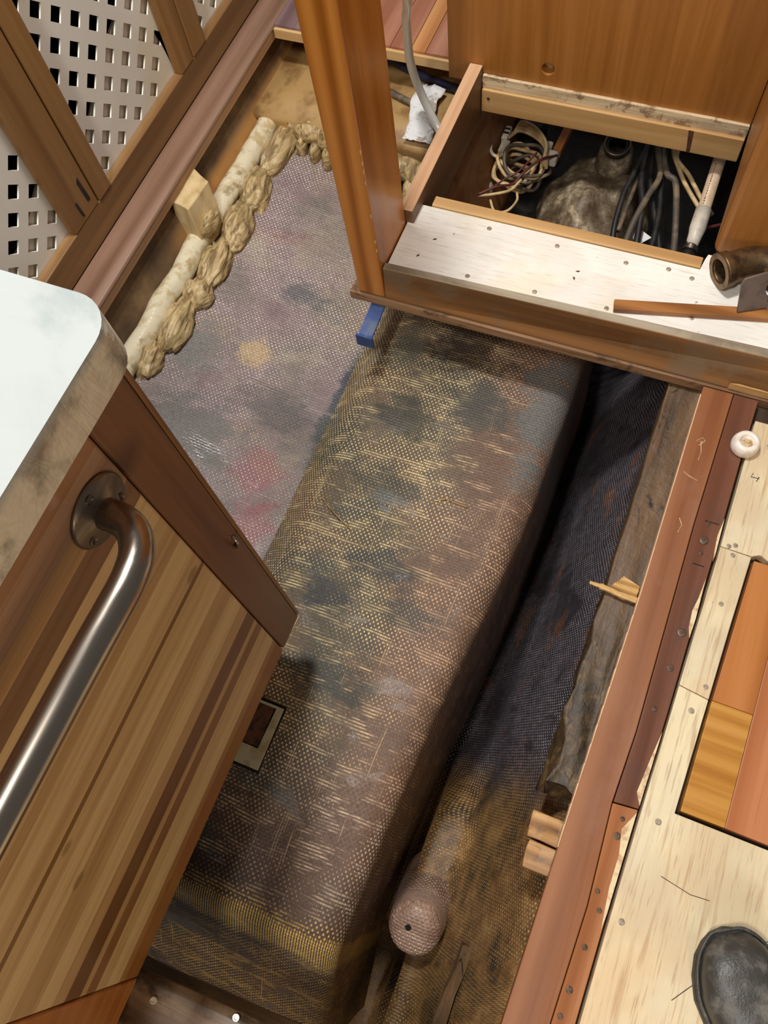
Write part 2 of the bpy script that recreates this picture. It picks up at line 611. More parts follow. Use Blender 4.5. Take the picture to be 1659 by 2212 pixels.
M_SIDE = wood('side_board_wood', (84, 58, 38), (112, 82, 56), (134, 102, 74), 'y', 0.5, 0.7)
M_FRAME = wood('teak_frame', (120, 86, 50), (150, 114, 72), (168, 132, 88), 'y', 0.42, 0.7)
M_FRAME_Z = wood('teak_frame_upright', (126, 88, 48), (156, 116, 70), (172, 132, 86), 'z', 0.42, 0.7)
M_TRIM = wood('rosy_trim_wood', (104, 74, 58), (140, 108, 90), (162, 132, 114), 'y', 0.35, 0.6)
M_RED = wood('red_floor_wood', (114, 66, 38), (136, 84, 50), (154, 102, 64), 'y', 0.36, 0.6, dirt=(150, 108, 90), dirt_amt=0.35, dirt_scale=5)
M_RED2 = wood('dark_red_floor_wood', (92, 54, 38), (114, 70, 50), (130, 84, 60), 'y', 0.36, 0.6, dirt=(88, 62, 52), dirt_amt=0.6, dirt_scale=12)
M_RED3 = wood('orange_floor_wood', (142, 86, 46), (168, 108, 64), (186, 128, 80), 'y', 0.36, 0.7)
M_PARQ_R = wood('amber_parquet', (158, 94, 44), (184, 118, 62), (196, 132, 76), 'y', 0.35, 0.5)
M_PARQ_Y = wood('yellow_parquet', (160, 104, 40), (190, 136, 60), (204, 152, 78), 'x', 0.35, 1.3, rings=0.2)
M_PARQ_P = wood('rosy_parquet', (166, 100, 60), (190, 124, 84), (200, 138, 100), 'y', 0.32, 0.5)
M_FAR_A = wood('mauve_far_plank', (104, 82, 86), (132, 108, 112), (150, 124, 126), 'y', 0.35, 0.5)
M_FAR_B = wood('red_brown_far_plank', (140, 84, 62), (172, 116, 92), (192, 142, 118), 'y', 0.35, 0.5)
M_FAR_C = wood('orange_far_plank', (166, 104, 56), (206, 148, 96), (222, 172, 124), 'y', 0.35, 0.5)
M_BEARER = wood('mud_stained_timber', (54, 42, 30), (92, 74, 54), (126, 104, 78), 'y', 0.5, 0.8, dirt=(58, 44, 32), dirt_amt=0.85, dirt_scale=26, bump=0.5)
def bearer_mat():
    g = G('muddy_cracked_timber', 0.5)
    x, y, z = g.sep(g.obj())
    a = g.noise(g.map(g.obj(), (22, 2.5, 22)), 1.2, 5, 0.65, 0.5)
    c = g.ramp(a, [(0.3, (60, 45, 30)), (0.5, (100, 76, 52)), (0.7, (134, 106, 76))])
    b = g.noise(g.obj(), 30, 6, 0.7, 0.6)
    rag = g.ramp(b, [(0.36, (40, 31, 21)), (0.52, (74, 58, 38)), (0.68, (118, 94, 60))])
    n = g.noise(g.obj(), 9, 3)
    c = g.mix(g.step(g.math('ADD', y, g.math('MULTIPLY', n, 0.2)), -0.02, -0.14), c, rag)
    k = g.voro(g.map(g.obj(), (26, 7, 26)), 1.0, 'DISTANCE_TO_EDGE')
    c = g.mix(g.math('MULTIPLY', g.step(k, 0.0, 0.035, 1, 0), g.step(b, 0.5, 0.6)), c, (34, 26, 18))
    g.col(c)
    g.bump(g.math('ADD', b, a), 0.6, 0.004)
    return g.m


M_BEARER_W = bearer_mat()
M_CROSS = wood('wet_dirty_timber', (66, 50, 36), (118, 96, 74), (170, 144, 118), 'x', 0.3, 0.7, dirt=(36, 28, 20), dirt_amt=0.8, dirt_scale=14, bump=0.6)
M_BLOCK = wood('resin_soaked_block', (96, 64, 34), (164, 120, 70), (200, 158, 104), 'x', 0.4, 1.5, dirt=(92, 78, 64), dirt_amt=0.6, dirt_scale=60)
M_BLOCK_PALE = wood('pale_block_wood', (176, 146, 100), (208, 182, 132), (222, 200, 156), 'z', 0.6, 1.0)
M_SPLINTER = wood('splintered_pine', (150, 110, 58), (200, 160, 100), (222, 188, 132), 'x', 0.6, 2.5)
M_STRIP = wood('brown_batten_wood', (104, 62, 26), (152, 98, 48), (176, 122, 68), 'x', 0.45, 1.0)


def paint_mat(name, base, grey, warm, axis, rough=0.5, worn=(176, 140, 104)):
    g = G(name, rough)
    a = g.noise(g.obj(), 7, 5, 0.6)
    c = g.mix(g.step(a, 0.42, 0.62, 0, 0.7), base, grey)
    b = g.noise(g.map(g.obj(), (1, 1, 1), (5, 3, 1)), 4, 4, 0.6)
    c = g.mix(g.step(b, 0.5, 0.66, 0, 0.7), c, warm)
    sc = {'y': (130, 7, 1), 'x': (7, 130, 1)}[axis]
    f = g.noise(g.map(g.obj(), sc), 1, 4, 0.6, 0.3)
    c = g.mix(g.step(f, 0.5, 0.7, 0, 0.6), c, worn)
    f2 = g.noise(g.map(g.obj(), tuple(q * 2.6 for q in sc)), 1, 3, 0.6)
    c = g.mix(g.step(f2, 0.56, 0.68, 0, 0.45), c, tuple(int(q * 0.84) for q in worn))
    h = g.noise(g.map(g.obj(), (1, 1, 1), (8, 2, 2)), 42, 4, 0.7)
    c = g.mix(g.step(h, 0.68, 0.74, 0, 0.75), c, (132, 104, 84))
    k = g.noise(g.map(g.obj(), (1, 1, 1), (1, 8, 2)), 3.2, 3)
    c = g.mix(g.step(k, 0.58, 0.68, 0, 0.35), c, worn)
    g.col(c)
    g.bump(g.math('ADD', f, g.math('MULTIPLY', h, 0.5)), 0.25, 0.001)
    return g.m


M_DECK = paint_mat('white_deck_paint', (244, 242, 236), (230, 228, 222), (232, 220, 196), 'x', 0.4, (220, 212, 198))
M_WHITEFLOOR = paint_mat('worn_cream_floor_paint', (228, 214, 178), (216, 206, 180), (214, 184, 144), 'y', 0.5, (178, 142, 104))
M_LATTICE = plain('white_plastic_lattice', (244, 241, 232), 0.45, var=(236, 228, 208), vscale=5)
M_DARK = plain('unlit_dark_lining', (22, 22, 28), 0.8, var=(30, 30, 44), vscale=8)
M_SHELF = plain('white_shelf', (232, 222, 208), 0.6)
M_STEEL = None


def steel(name, c, rough, axis=None):
    g = G(name, rough, 0.5, 1.0)
    n = g.noise(g.map(g.obj(), (60, 3, 60)), 3, 3)
    g.col(g.mix(g.step(n, 0.3, 0.7), c, tuple(int(q * 0.9) for q in c)))
    g.rough(g.step(n, 0.3, 0.7, rough * 0.85, rough * 1.2))
    return g.m


M_STEEL = steel('brushed_stainless', (176, 166, 156), 0.24)
M_STEEL_D = steel('dull_stainless', (138, 126, 114), 0.38)
M_SCREW = steel('screw_steel', (120, 110, 100), 0.4)
M_SCREW_W = plain('painted_over_screw', (172, 160, 144), 0.5, 0.3, var=(128, 108, 92), vscale=260)
M_SCREW_R = plain('tarnished_screw', (104, 88, 74), 0.5, 0.6, var=(70, 56, 46), vscale=300)
M_BRONZE = plain('old_bronze', (128, 104, 74), 0.42, 0.85, var=(92, 78, 62), vscale=60)
M_GREYPLATE = plain('grey_metal_plate', (126, 112, 106), 0.5, 0.55, var=(108, 94, 88), vscale=40)
M_BLACK = plain('black_rubber', (26, 26, 28), 0.5, var=(46, 42, 38), vscale=30)
M_BLACKHOLE = plain('dark_recess', (14, 12, 10), 0.9)
M_GREYCABLE = plain('grimy_grey_cable', (82, 74, 66), 0.5, var=(124, 108, 86), vscale=24)
M_TANWIRE = plain('tan_wire', (206, 178, 132), 0.45, var=(170, 142, 100), vscale=30)
M_WHITEWIRE = plain('white_wire', (214, 206, 186), 0.4)
M_REDWIRE = plain('red_wire', (92, 34, 32), 0.5, var=(66, 44, 38), vscale=40)
M_PVC = plain('aged_pvc', (210, 184, 156), 0.4, var=(190, 158, 128), vscale=12)
M_PVC_W = plain('white_pvc_coupling', (214, 206, 192), 0.4, var=(180, 172, 160), vscale=24)
M_BLUE = plain('blue_painted_metal', (50, 78, 142), 0.35, 0.0, var=(88, 104, 134), vscale=26)
M_NAVYHOSE = plain('navy_hose', (44, 50, 84), 0.4)
M_CAP = plain('white_plastic_cap', (240, 232, 224), 0.35, var=(222, 206, 192), vscale=60)
M_CAPDIRT = plain('glue_residue', (206, 180, 140), 0.7, var=(150, 116, 80), vscale=140)
M_INK = plain('blue_black_ink', (34, 32, 52), 0.6)
M_CARD = plain('pale_zinc_plate', (200, 192, 168), 0.4, 0.25, var=(176, 160, 128), vscale=40)
M_RUSTWOOD = plain('dark_red_wood_chip', (92, 58, 40), 0.6, var=(44, 34, 28), vscale=60)
M_BAREPATCH = plain('bare_wood_chip', (226, 206, 168), 0.6, var=(186, 148, 110), vscale=70)
M_LEATHER = None


def leather():
    g = G('scuffed_black_leather', 0.42)
    n = g.noise(g.obj(), 26, 5, 0.65)
    c = g.mix(g.step(n, 0.48, 0.7), (62, 61, 58), (112, 110, 104))
    g.col(c)
    g.rough(g.step(n, 0.4, 0.7, 0.36, 0.6))
    g.bump(g.math('ADD', g.noise(g.obj(), 380, 3), g.math('MULTIPLY', g.noise(g.obj(), 45, 4), 2)), 0.35, 0.0015)
    return g.m


M_LEATHER = leather()
M_SOLE = plain('black_shoe_sole', (40, 40, 40), 0.6, var=(58, 56, 54), vscale=60)


def counter():
    g = G('white_cast_marble', 0.12)
    x, y, z = g.sep(g.obj())
    n = g.noise(g.obj(), 9, 5, 0.6, 0.8)
    top = g.mix(g.step(n, 0.4, 0.65, 0, 0.7), (176, 182, 182), (148, 158, 160))
    e = g.noise(g.map(g.obj(), (1, 1, 1), (3, 3, 3)), 16, 5, 0.6)
    edge = g.mix(g.step(e, 0.46, 0.66, 0, 0.85), (226, 216, 196), (118, 112, 106))
    edge = g.mix(g.step(n, 0.5, 0.6, 0, 0.6), edge, (206, 198, 176))
    m = g.math('MULTIPLY', g.step(z, 0.7225, 0.712), g.step(x, -0.35, -0.322))
    g.col(g.mix(m, top, edge))
    g.bump(g.math('ADD', g.noise(g.map(g.obj(), (12, 30, 12)), 1, 3, 0.6, 1.0), g.math('MULTIPLY', g.noise(g.obj(), 60, 3), 0.3)), 0.35, 0.006)
    return g.m


M_COUNTER = counter()


def foam_mats():
    g = G('glossy_cream_sealant', 0.22)
    n = g.noise(g.obj(), 40, 5, 0.6)
    c = g.mix(g.step(n, 0.46, 0.66), (224, 214, 186), (196, 176, 134))
    c = g.mix(g.step(g.noise(g.map(g.obj(), (1, 1, 1), (3, 3, 3)), 22, 4), 0.56, 0.66, 0, 0.7), c, (132, 108, 70))
    g.col(c)
    g.bump(n, 0.5, 0.004)
    h = G('brown_cured_foam', 0.42)
    n = h.noise(h.map(h.obj(), (34, 8, 34)), 1.3, 3, 0.5, 2.2)
    c = h.ramp(n, [(0.30, (104, 84, 54)), (0.46, (160, 136, 94)), (0.64, (204, 180, 134))])  # dark end of the ramp paints shade into the foam folds
    h.col(c)
    h.bump(n, 0.7, 0.006)
    return g.m, h.m


M_FOAM, M_LOBE = foam_mats()


def wall_mat():
    g = G('grimy_hull_liner', 0.55)
    n = g.noise(g.obj(), 9, 6, 0.65)
    c = g.ramp(n, [(0.3, (64, 48, 34)), (0.5, (98, 76, 54)), (0.68, (132, 106, 76))])
    x, y, z = g.sep(g.obj())
    c = g.mix(g.math('MULTIPLY', g.step(z, -0.075, -0.10), g.step(y, 0.75, 1.0)), c, (176, 128, 72))  # lit strip low on the liner, painted in as a paler orange
    g.col(c)
    g.bump(n, 0.4, 0.004)
    return g.m


M_WALL = wall_mat()
M_SHELFTAB = plain('ochre_tabbing', (176, 142, 92), 0.5, var=(132, 98, 58), vscale=12, bump=0.4)


def mound_mat():
    g = G('gritty_resin_mound', 0.5)
    n = g.noise(g.obj(), 16, 6, 0.7)
    c = g.ramp(n, [(0.32, (48, 36, 24)), (0.45, (92, 76, 56)), (0.55, (126, 112, 92)), (0.64, (190, 174, 142))])
    c = g.mix(g.step(g.noise(g.obj(), 70, 5, 0.7), 0.5, 0.66, 0, 0.6), c, (70, 54, 36))
    g.col(c)
    g.bump(n, 0.7, 0.006)
    return g.m


M_MOUND = mound_mat()
M_RUST = plain('rusty_bilge_face', (132, 92, 56), 0.5, var=(112, 62, 30), vscale=14, bump=0.4)
M_BILGE = plain('black_bilge_sludge', (22, 22, 22), 0.4, var=(44, 40, 34), vscale=20)


def hose_mat():
    g = G('clear_vinyl', 0.12)
    g.col((246, 244, 238))
    g.b.inputs['Transmission Weight'].default_value = 0.45
    g.b.inputs['IOR'].default_value = 1.35
    return g.m


M_HOSE = hose_mat()


def paper_mat():
    g = G('printed_white_paper', 0.7)
    x, y, z = g.sep(g.obj())
    ln = g.math('SINE', g.math('MULTIPLY', g.math('ADD', y, g.math('MULTIPLY', x, 0.2)), 620))
    wd = g.noise(g.map(g.obj(), (190, 30, 1)), 1, 1)
    ink = g.math('MULTIPLY', g.step(ln, 0.5, 0.8), g.step(wd, 0.5, 0.56))
    blk = g.step(g.noise(g.obj(), 26, 1), 0.48, 0.54)
    c = g.mix(g.math('MULTIPLY', g.math('MULTIPLY', ink, blk), 0.4), (226, 226, 228), (120, 120, 128))
    c = g.mix(g.step(g.noise(g.map(g.obj(), (1, 1, 1), (2, 4, 4)), 22, 4), 0.6, 0.68, 0, 0.7), c, (150, 120, 84))
    g.col(c)
    return g.m


M_PAPER = paper_mat()
M_GLASS = plain('dusty_glass_cap', (150, 154, 134), 0.25)


# ------------------------------------------------------------------ setting: hull skin, liner, floors, bulkheads
def sstep(a, b, x):
    t = max(0.0, min(1.0, (x - a) / (b - a)))
    return t * t * (3 - 2 * t)


def hull_z(x, y):
    if x < -0.49:
        z = lerp(-0.135, -0.205, sstep(-0.92, -0.47, x) * 0.85 + 0.15 * (x + 0.92) / 0.45)
    elif x < -0.40:
        z = lerp(-0.205, -0.27, (x + 0.49) / 0.09)
    elif x < -0.08:
        z = lerp(-0.27, -0.62, sstep(-0.40, -0.12, x))
    else:
        z = lerp(-0.62, -0.10, sstep(-0.10, 0.13, x) * 0.6 + 0.4 * max(0, min(1, (x + 0.08) / 0.18)))
    if x > -0.08:
        k = 1 - sstep(0.02, 0.22, y)
        z = lerp(z, max(z, -0.44), k)
    if y < -0.1 and x < -0.06:
        z -= 0.45 * sstep(0.1, 0.25, -y)
    if y > 0.98 and -0.42 < x < 0.1:
        z = lerp(z, -0.27, sstep(0.98, 1.06, y) * min(1, (x + 0.42) / 0.03))
    z += (noise.noise(Vector((x * 9, y * 9, 1.3))) * 0.006 + noise.noise(Vector((x * 28, y * 28, 4))) * 0.0025) * (1.6 if x > -0.1 and y < 0.2 else 1)
    return z


def sheet(name, rows, mat, uvs, parent=None):
    """grid of points with matching uv grid"""
    me = bpy.data.meshes.new(name)
    nr, nc = len(rows), len(rows[0])
    vs = [p for r in rows for p in r]
    fs = [(i * nc + j, i * nc + j + 1, (i + 1) * nc + j + 1, (i + 1) * nc + j) for i in range(nr - 1) for j in range(nc - 1)]
    me.from_pydata([tuple(v) for v in vs], [], fs)
    ul = me.uv_layers.new(name='UVMap')
    flat = [q for r in uvs for q in r]
    for lp in me.loops:
        ul.data[lp.index].uv = flat[lp.vertex_index]
    for p in me.polygons:
        p.use_smooth = True
    me.materials.append(mat)
    o = bpy.data.objects.new(name, me)
    C.objects.link(o)
    o['at'] = (0, 0, 0)
    if parent: o.parent = parent
    return o


rows, uvs = [], []
y = -0.62
while y < 1.7:
    r, u, acc, last = [], [], 0.0, None
    x = -0.935
    while x < 0.34:
        p = Vector((x, y, hull_z(x, y)))
        if last is not None:
            acc += math.hypot(p.x - last.x, p.z - last.z)
        last = p
        r.append(p)
        u.append((acc, y))
        x += 0.015
    rows.append(r)
    uvs.append(u)
    y += 0.02
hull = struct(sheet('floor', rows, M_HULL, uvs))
hull['label'] = 'purple-grey woven fibreglass hull skin sloping down into the bilge trench'

m = MB()
m.prism([(-0.975, -0.012), (-0.945, -0.012), (-0.905, -0.13), (-0.905, -0.2), (-0.975, -0.2)], -0.6, 1.75, 'y')
m.rough(0.003, 14, cuts=5)
struct(m.build('wall_left', M_WALL, smooth=True))

# floor edge strip in front of the lattice cabinet
m = MB()
m.prism([(-0.9775, -0.014), (-0.918, -0.014), (-0.912, -0.006), (-0.914, 0.0), (-0.93, 0.003), (-0.9775, 0.001)], -0.6, 1.75, 'y')
struct(m.build('trim_1', M_TRIM, bevel=0.002))
m = MB()
m.box(-0.955, -0.918, -0.6, 1.75, -0.034, -0.0145)
struct(m.build('trim_2', M_BEIGE_Y, bevel=0.002))

# dark floor bearers under the cabin sole, right
m = MB()
m.box(0.155, 0.75, -0.62, 0.9, -0.06, -0.0195)
struct(m.build('floor', M_DARKWOOD))

# ledge sub-floor sheet under the raised deck
m = MB()
m.box(-0.493, 0.75, 0.771, 0.955, -0.018, -0.0005)
m.rough(0.0012, 60, cuts=6)
o = m.build('trim_3', M_SHEETEDGE)
struct(o)

# bulkhead at the back of the hatch with a round finger hole
Mp = Matrix(((1, 0, 0, 0), (0, 0, 1, 1.256), (0, 1, 0, 0), (0, 0, 0, 1)))
plate('wall_back', [(-0.482, 0.05), (-0.425, 0.05), (-0.425, 0.073), (0.058, 0.066), (0.058, 1.1), (-0.482, 1.1)], [circ(-0.297, 0.103, 0.0125)], 0.018, M_PANEL, None, Mp, 0.001)['kind'] = 'structure'
m = MB()
m.box(-0.33, -0.26, 1.266, 1.275, 0.09, 0.14)
struct(m.build('trim_4', M_BEIGE))
m = MB()
m.box(0.060, 0.60, 0.968, 1.27, 0.0625, 1.1)
struct(m.build('wall_right', M_PANEL, bevel=0.011, seg=3))

# ------------------------------------------------------------------ fibreglass keel box
m = MB()
m.box(-1.0, 0.6, 1.72, 1.74, -0.7, -0.03)
struct(m.build('wall_far', M_DARKWOOD))
XS = [(-0.2, -0.130), (-0.02, -0.128), (0.10, -0.121), (0.23, -0.109), (0.37, -0.096), (0.50, -0.085), (0.66, -0.083), (1.0, -0.084)]


def box_section(y):
    xs = interp(y, XS)
    p = [(-0.530, -0.225), (-0.505, -0.207), (-0.487, -0.187), (-0.470, -0.168), (-0.455, -0.153), (-0.438, -0.143), (-0.42, -0.139), (-0.39, -0.136)]
    for k in range(1, 13):
        p.append((lerp(-0.39, xs - 0.04, k / 12), -0.136 + 0.003 * math.sin(PI * k / 12)))
    for k in range(1, 9):
        a = PI / 2 * k / 8
        p.append((xs - 0.04 + 0.04 * math.sin(a), -0.136 - 0.04 * (1 - math.cos(a))))
    for k in range(1, 15):
        p.append((xs + 0.012 * k / 14, -0.176 - 0.48 * k / 14))
    return p


rows, uvs = [], []
ys = [1.0 - 0.02 * i for i in range(59)]
prof = [(y, 0.0) for y in ys if y >= -0.165]
cy, r0 = -0.165, 0.045
for k in range(1, 8):
    a = math.radians(58) * k / 7
    prof.append((cy - r0 * math.sin(a), -r0 * (1 - math.cos(a))))
ly, lz = prof[-1]
for k in range(1, 22):
    prof.append((ly - 0.016 * k * math.cos(math.radians(58)), lz - 0.016 * k * math.sin(math.radians(58))))
vv = 1.0
lastp = None
for (yy, dz) in prof:
    if lastp: vv -= math.hypot(yy - lastp[0], dz - lastp[1])
    lastp = (yy, dz)
    sec = box_section(yy)
    r, u, acc, last = [], [], 0.0, None
    for (x, z) in sec:
        d = noise.noise(Vector((x * 8, yy * 8, z * 8))) * 0.0035
        p = Vector((x + d * 0.6, yy, z + dz + d))
        if last: acc += math.hypot(x - last[0], z - last[1])
        last = (x, z)
        r.append(p)
        u.append((acc, vv))
    rows.append(r)
    uvs.append(u)
rows.insert(0, [Vector((p.x, p.y + 0.001, -0.6)) for p in rows[0]])
uvs.insert(0, [(u[0], u[1] + 0.4) for u in uvs[0]])
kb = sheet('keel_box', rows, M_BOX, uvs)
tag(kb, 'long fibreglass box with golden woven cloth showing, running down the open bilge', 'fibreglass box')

# ------------------------------------------------------------------ cabin sole, right of the opening
t = thing('floor_plank', 'wide smooth red-brown floor plank edging the open bilge', 'floor plank', (0.13, 0.3, 0))
m = MB()
m.prism([(0.111, 0.769), (0.1085, 0.41), (0.099, 0.068), (0.094, -0.16), (0.086, -0.6), (0.140, -0.6), (0.1465, -0.137), (0.151, 0.0), (0.1465, 0.126), (0.1515, 0.224), (0.1515, 0.539), (0.1565, 0.769)], -0.018, 0.0)
m.build('board', M_RED, t, bevel=0.0012)
m = MB()
for (pts) in ([(0.128, 0.665), (0.135, 0.675), (0.131, 0.680), (0.122, 0.671), (0.132, 0.673)], [(0.130, 0.672), (0.134, 0.655), (0.133, 0.640)], [(0.118, 0.615), (0.128, 0.610), (0.14, 0.607)], [(0.130, 0.54), (0.136, 0.53), (0.133, 0.517)]):
    m.tube([(a, b, 0.0002) for a, b in pts], 0.0005, 5)
m.build('scratch', M_BAREPATCH, t)
m = MB()
for k in range(26):
    yy = 0.74 - k * 0.027
    xx = interp(yy, [(-0.16, 0.094), (0.068, 0.099), (0.41, 0.1085), (0.769, 0.111)])
    m.box(xx - 0.0012, xx + 0.0009, yy - 0.0145, yy + 0.0145, -0.0186, -0.0012 + 0.0004 * random.random())
m.build('raw_edge', M_BEIGE_Y, t, bevel=0.0003)


def screw(parent, x, y, z, r=0.004, mat=None, name='screw'):
    mm = MB()
    mm.lathe([(0, z - 0.001), (r, z - 0.001), (r, z + 0.0006), (r * 0.7, z + 0.0011), (r * 0.3, z + 0.0011), (r * 0.25, z + 0.0003), (0, z + 0.0003)], 14, Matrix.Translation((x, y, 0)))
    return mm.build(name, mat or M_SCREW_R, parent, smooth=False)


t = thing('floor_plank', 'narrow dark red floor plank with tarnished screws beside the black seam', 'floor plank', (0.17, 0.45, 0))
m = MB()
m.prism([(0.1525, 0.224), (0.148, 0.128), (0.1795, 0.131), (0.184, 0.275), (0.186, 0.394), (0.189, 0.515), (0.191, 0.664), (0.194, 0.769), (0.1575, 0.769), (0.1525, 0.539)], -0.018, 0.0)
m.build('board', M_RED2, t, bevel=0.0012)
for (x, y, r) in ((0.171, 0.517, 0.0062), (0.1745, 0.374, 0.006), (0.172, 0.321, 0.0045), (0.170, 0.545, 0.003), (0.171, 0.497, 0.003), (0.166, 0.26, 0.0035)):
    screw(t, x, y, 0.0004, r)
for pts in ([(0.1865, 0.462), (0.187, 0.40), (0.1855, 0.37), (0.181, 0.385), (0.180, 0.41), (0.1835, 0.43)],
            [(0.190, 0.56), (0.1905, 0.50), (0.189, 0.49), (0.1865, 0.53)],
            [(0.183, 0.235), (0.1795, 0.135), (0.172, 0.15), (0.178, 0.20)]):
    m = MB()
    m.prism(pts, -0.0005, 0.0005)
    m.build('bare_patch', M_BAREPATCH, t)
for (x0, x1, y) in ((0.165, 0.185, 0.548), (0.164, 0.180, 0.478)):
    m = MB()
    m.box(x0, x1, y - 0.0006, y + 0.0006, -0.0005, 0.0004)
    m.build('saw_cut', M_BLACKHOLE, t)

t = thing('floor_plank', 'short orange-brown screwed floor strip at the near end of the black seam', 'floor plank', (0.16, -0.1, 0))
m = MB()
m.prism([(0.1475, 0.1265), (0.152, 0.0), (0.1475, -0.137), (0.1405, -0.6), (0.164, -0.6), (0.1735, -0.126), (0.1755, -0.003), (0.179, 0.1295)], -0.018, 0.0003)
m.build('board', M_RED3, t, bevel=0.001)
for (x, y, r) in ((0.164, 0.112, 0.003), (0.163, 0.09, 0.0045), (0.166, 0.0, 0.0032), (0.157, -0.095, 0.0042), (0.155, -0.125, 0.0034), (0.158, 0.02, 0.003), (0.161, -0.045, 0.0035)):
    screw(t, x, y, 0.0005, r)
m = MB()
m.prism([(0.1785, 0.126), (0.1755, 0.0), (0.1735, -0.02), (0.170, 0.03), (0.171, 0.07), (0.166, 0.10)], -0.0004, 0.0008)
m.build('bare_patch', M_BAREPATCH, t)

t = thing('floor_panel', 'large cream-painted plywood floor sheet under the black shoe', 'floor panel', (0.3, 0.0, 0))
m = MB()
m.prism([(0.1885, 0.3025), (0.1835, 0.135), (0.180, -0.003), (0.178, -0.126), (0.170, -0.6), (0.75, -0.6), (0.75, 0.139), (0.2225, 0.1425), (0.2285, 0.2965)], -0.018, 0.0)
m.build('sheet', M_WHITEFLOOR, t, bevel=0.001)
for (x, y) in ((0.211, 0.275), (0.206, 0.125), (0.194, -0.002)):
    screw(t, x, y, 0.0, 0.004, M_SCREW_W)
m = MB()
for pts in ([(0.225, 0.065), (0.262, 0.058), (0.285, 0.06)], [(0.345, 0.035), (0.375, 0.052), (0.41, 0.065)], [(0.269, -0.06), (0.288, -0.035), (0.296, -0.025)]):
    m.tube([(a, b, 0.0001) for a, b in pts], 0.0005, 5)
m.build('crack', M_RUSTWOOD, t)
t = thing('floor_panel', 'narrow cream-painted strip between the black seam and the parquet', 'floor panel', (0.21, 0.4, 0))
m = MB()
m.prism([(0.1885, 0.3035), (0.2285, 0.2975), (0.2325, 0.405), (0.2375, 0.514), (0.1945, 0.5155), (0.191, 0.394)], -0.018, 0.0004)
m.build('sheet', M_WHITEFLOOR, t, bevel=0.001)
for (x, y) in ((0.213, 0.508), (0.214, 0.432), (0.221, 0.312)):
    screw(t, x, y, 0.0004, 0.0035, M_SCREW_W)
t = thing('floor_panel', 'cream-painted plywood panel with an inked mark below the white bung', 'floor panel', (0.25, 0.6, 0))
m = MB()
m.prism([(0.1945, 0.5165), (0.2375, 0.5155), (0.249, 0.5215), (0.26, 0.516), (0.75, 0.517), (0.75, 0.738), (0.197, 0.733), (0.196, 0.70), (0.1965, 0.664)], -0.018, 0.0)
m.build('sheet', M_WHITEFLOOR, t, bevel=0.001)
for (x, y) in ((0.213, 0.524), (0.224, 0.695), (0.205, 0.52)):
    screw(t, x, y, 0.0, 0.0035, M_SCREW_W)
m = MB()
m.tube([(0.2125, 0.6445, 0.0002), (0.2103, 0.638, 0.0002), (0.2222, 0.6385, 0.0002)], 0.0006, 5)
m.tube([(0.2214, 0.6415, 0.0002), (0.2192, 0.6325, 0.0002)], 0.0006, 5)
m.build('ink_mark', M_INK, t)

t = thing('floor_hatch', 'parquet floor hatch of amber, yellow and rosy boards set into the cream floor', 'floor hatch', (0.29, 0.33, 0))
m = MB()
m.prism([(0.2335, 0.2985), (0.2865, 0.2985), (0.2905, 0.5105), (0.2425, 0.5105)], -0.016, -0.001)
m.build('amber_board', M_PARQ_R, t, bevel=0.0008)
m = MB()
m.prism([(0.2285, 0.148), (0.2835, 0.148), (0.2862, 0.298), (0.2332, 0.298)], -0.016, -0.001)
m.build('yellow_board', M_PARQ_Y, t, bevel=0.0008)
m = MB()
m.prism([(0.2838, 0.148), (0.345, 0.1475), (0.349, 0.5105), (0.2909, 0.5105)], -0.016, -0.001)
m.build('rosy_board', M_PARQ_P, t, bevel=0.0008)
m = MB()
m.prism([(0.3454, 0.1475), (0.75, 0.145), (0.75, 0.5105), (0.3494, 0.5105)], -0.016, -0.001)
m.build('amber_board', M_PARQ_R, t, bevel=0.0008)

# white cap
t = thing('plastic_bung', 'round white plastic bung lying on the cream floor by the ledge', 'bung', (0.190, 0.683, 0.0005))
m = MB()
m.lathe([(0, 0.001), (0.019, 0.001), (0.0205, 0.004), (0.0205, 0.012), (0.018, 0.019), (0.0155, 0.0215), (0.011, 0.0215), (0.0098, 0.0195), (0.0095, 0.016), (0, 0.016)], 28, Matrix.Translation((0.190, 0.683, 0)))
m.build('rim', M_CAP, t, smooth=True)
m = MB()
m.blob((0.191, 0.682, 0.0162), (0.008, 0.007, 0.002), seg=14, ring=8, fn=lambda d: 1 + 0.3 * noise.noise(d * 3))
m.build('residue', M_CAPDIRT, t)

# ------------------------------------------------------------------ raised ledge with hatch
t = thing('threshold_lip', 'worn oak lip board along the front of the white ledge', 'threshold', (-0.1, 0.785, 0))
m = MB()
m.hexa([(-0.4285, 0.776, 0), (0.62, 0.776, 0), (0.62, 0.82, 0), (-0.4285, 0.797, 0), (-0.4285, 0.781, 0.069), (0.62, 0.807, 0.074), (0.62, 0.824, 0.074), (-0.4285, 0.795, 0.069)])
o = m.build('board', M_LIP, t, bevel=0.002)
o.data.materials.append(M_LIPTOP)
for p in o.data.polygons:
    if p.normal.z > 0.9: p.material_index = 1
m = MB()
m.prism([(0.145, 0.7752), (0.21, 0.7752), (0.20, 0.7775), (0.16, 0.7775)], 0.001, 0.016)
m.rough(0.001, 80, cuts=2)
m.build('split_patch', M_BEIGE, t)

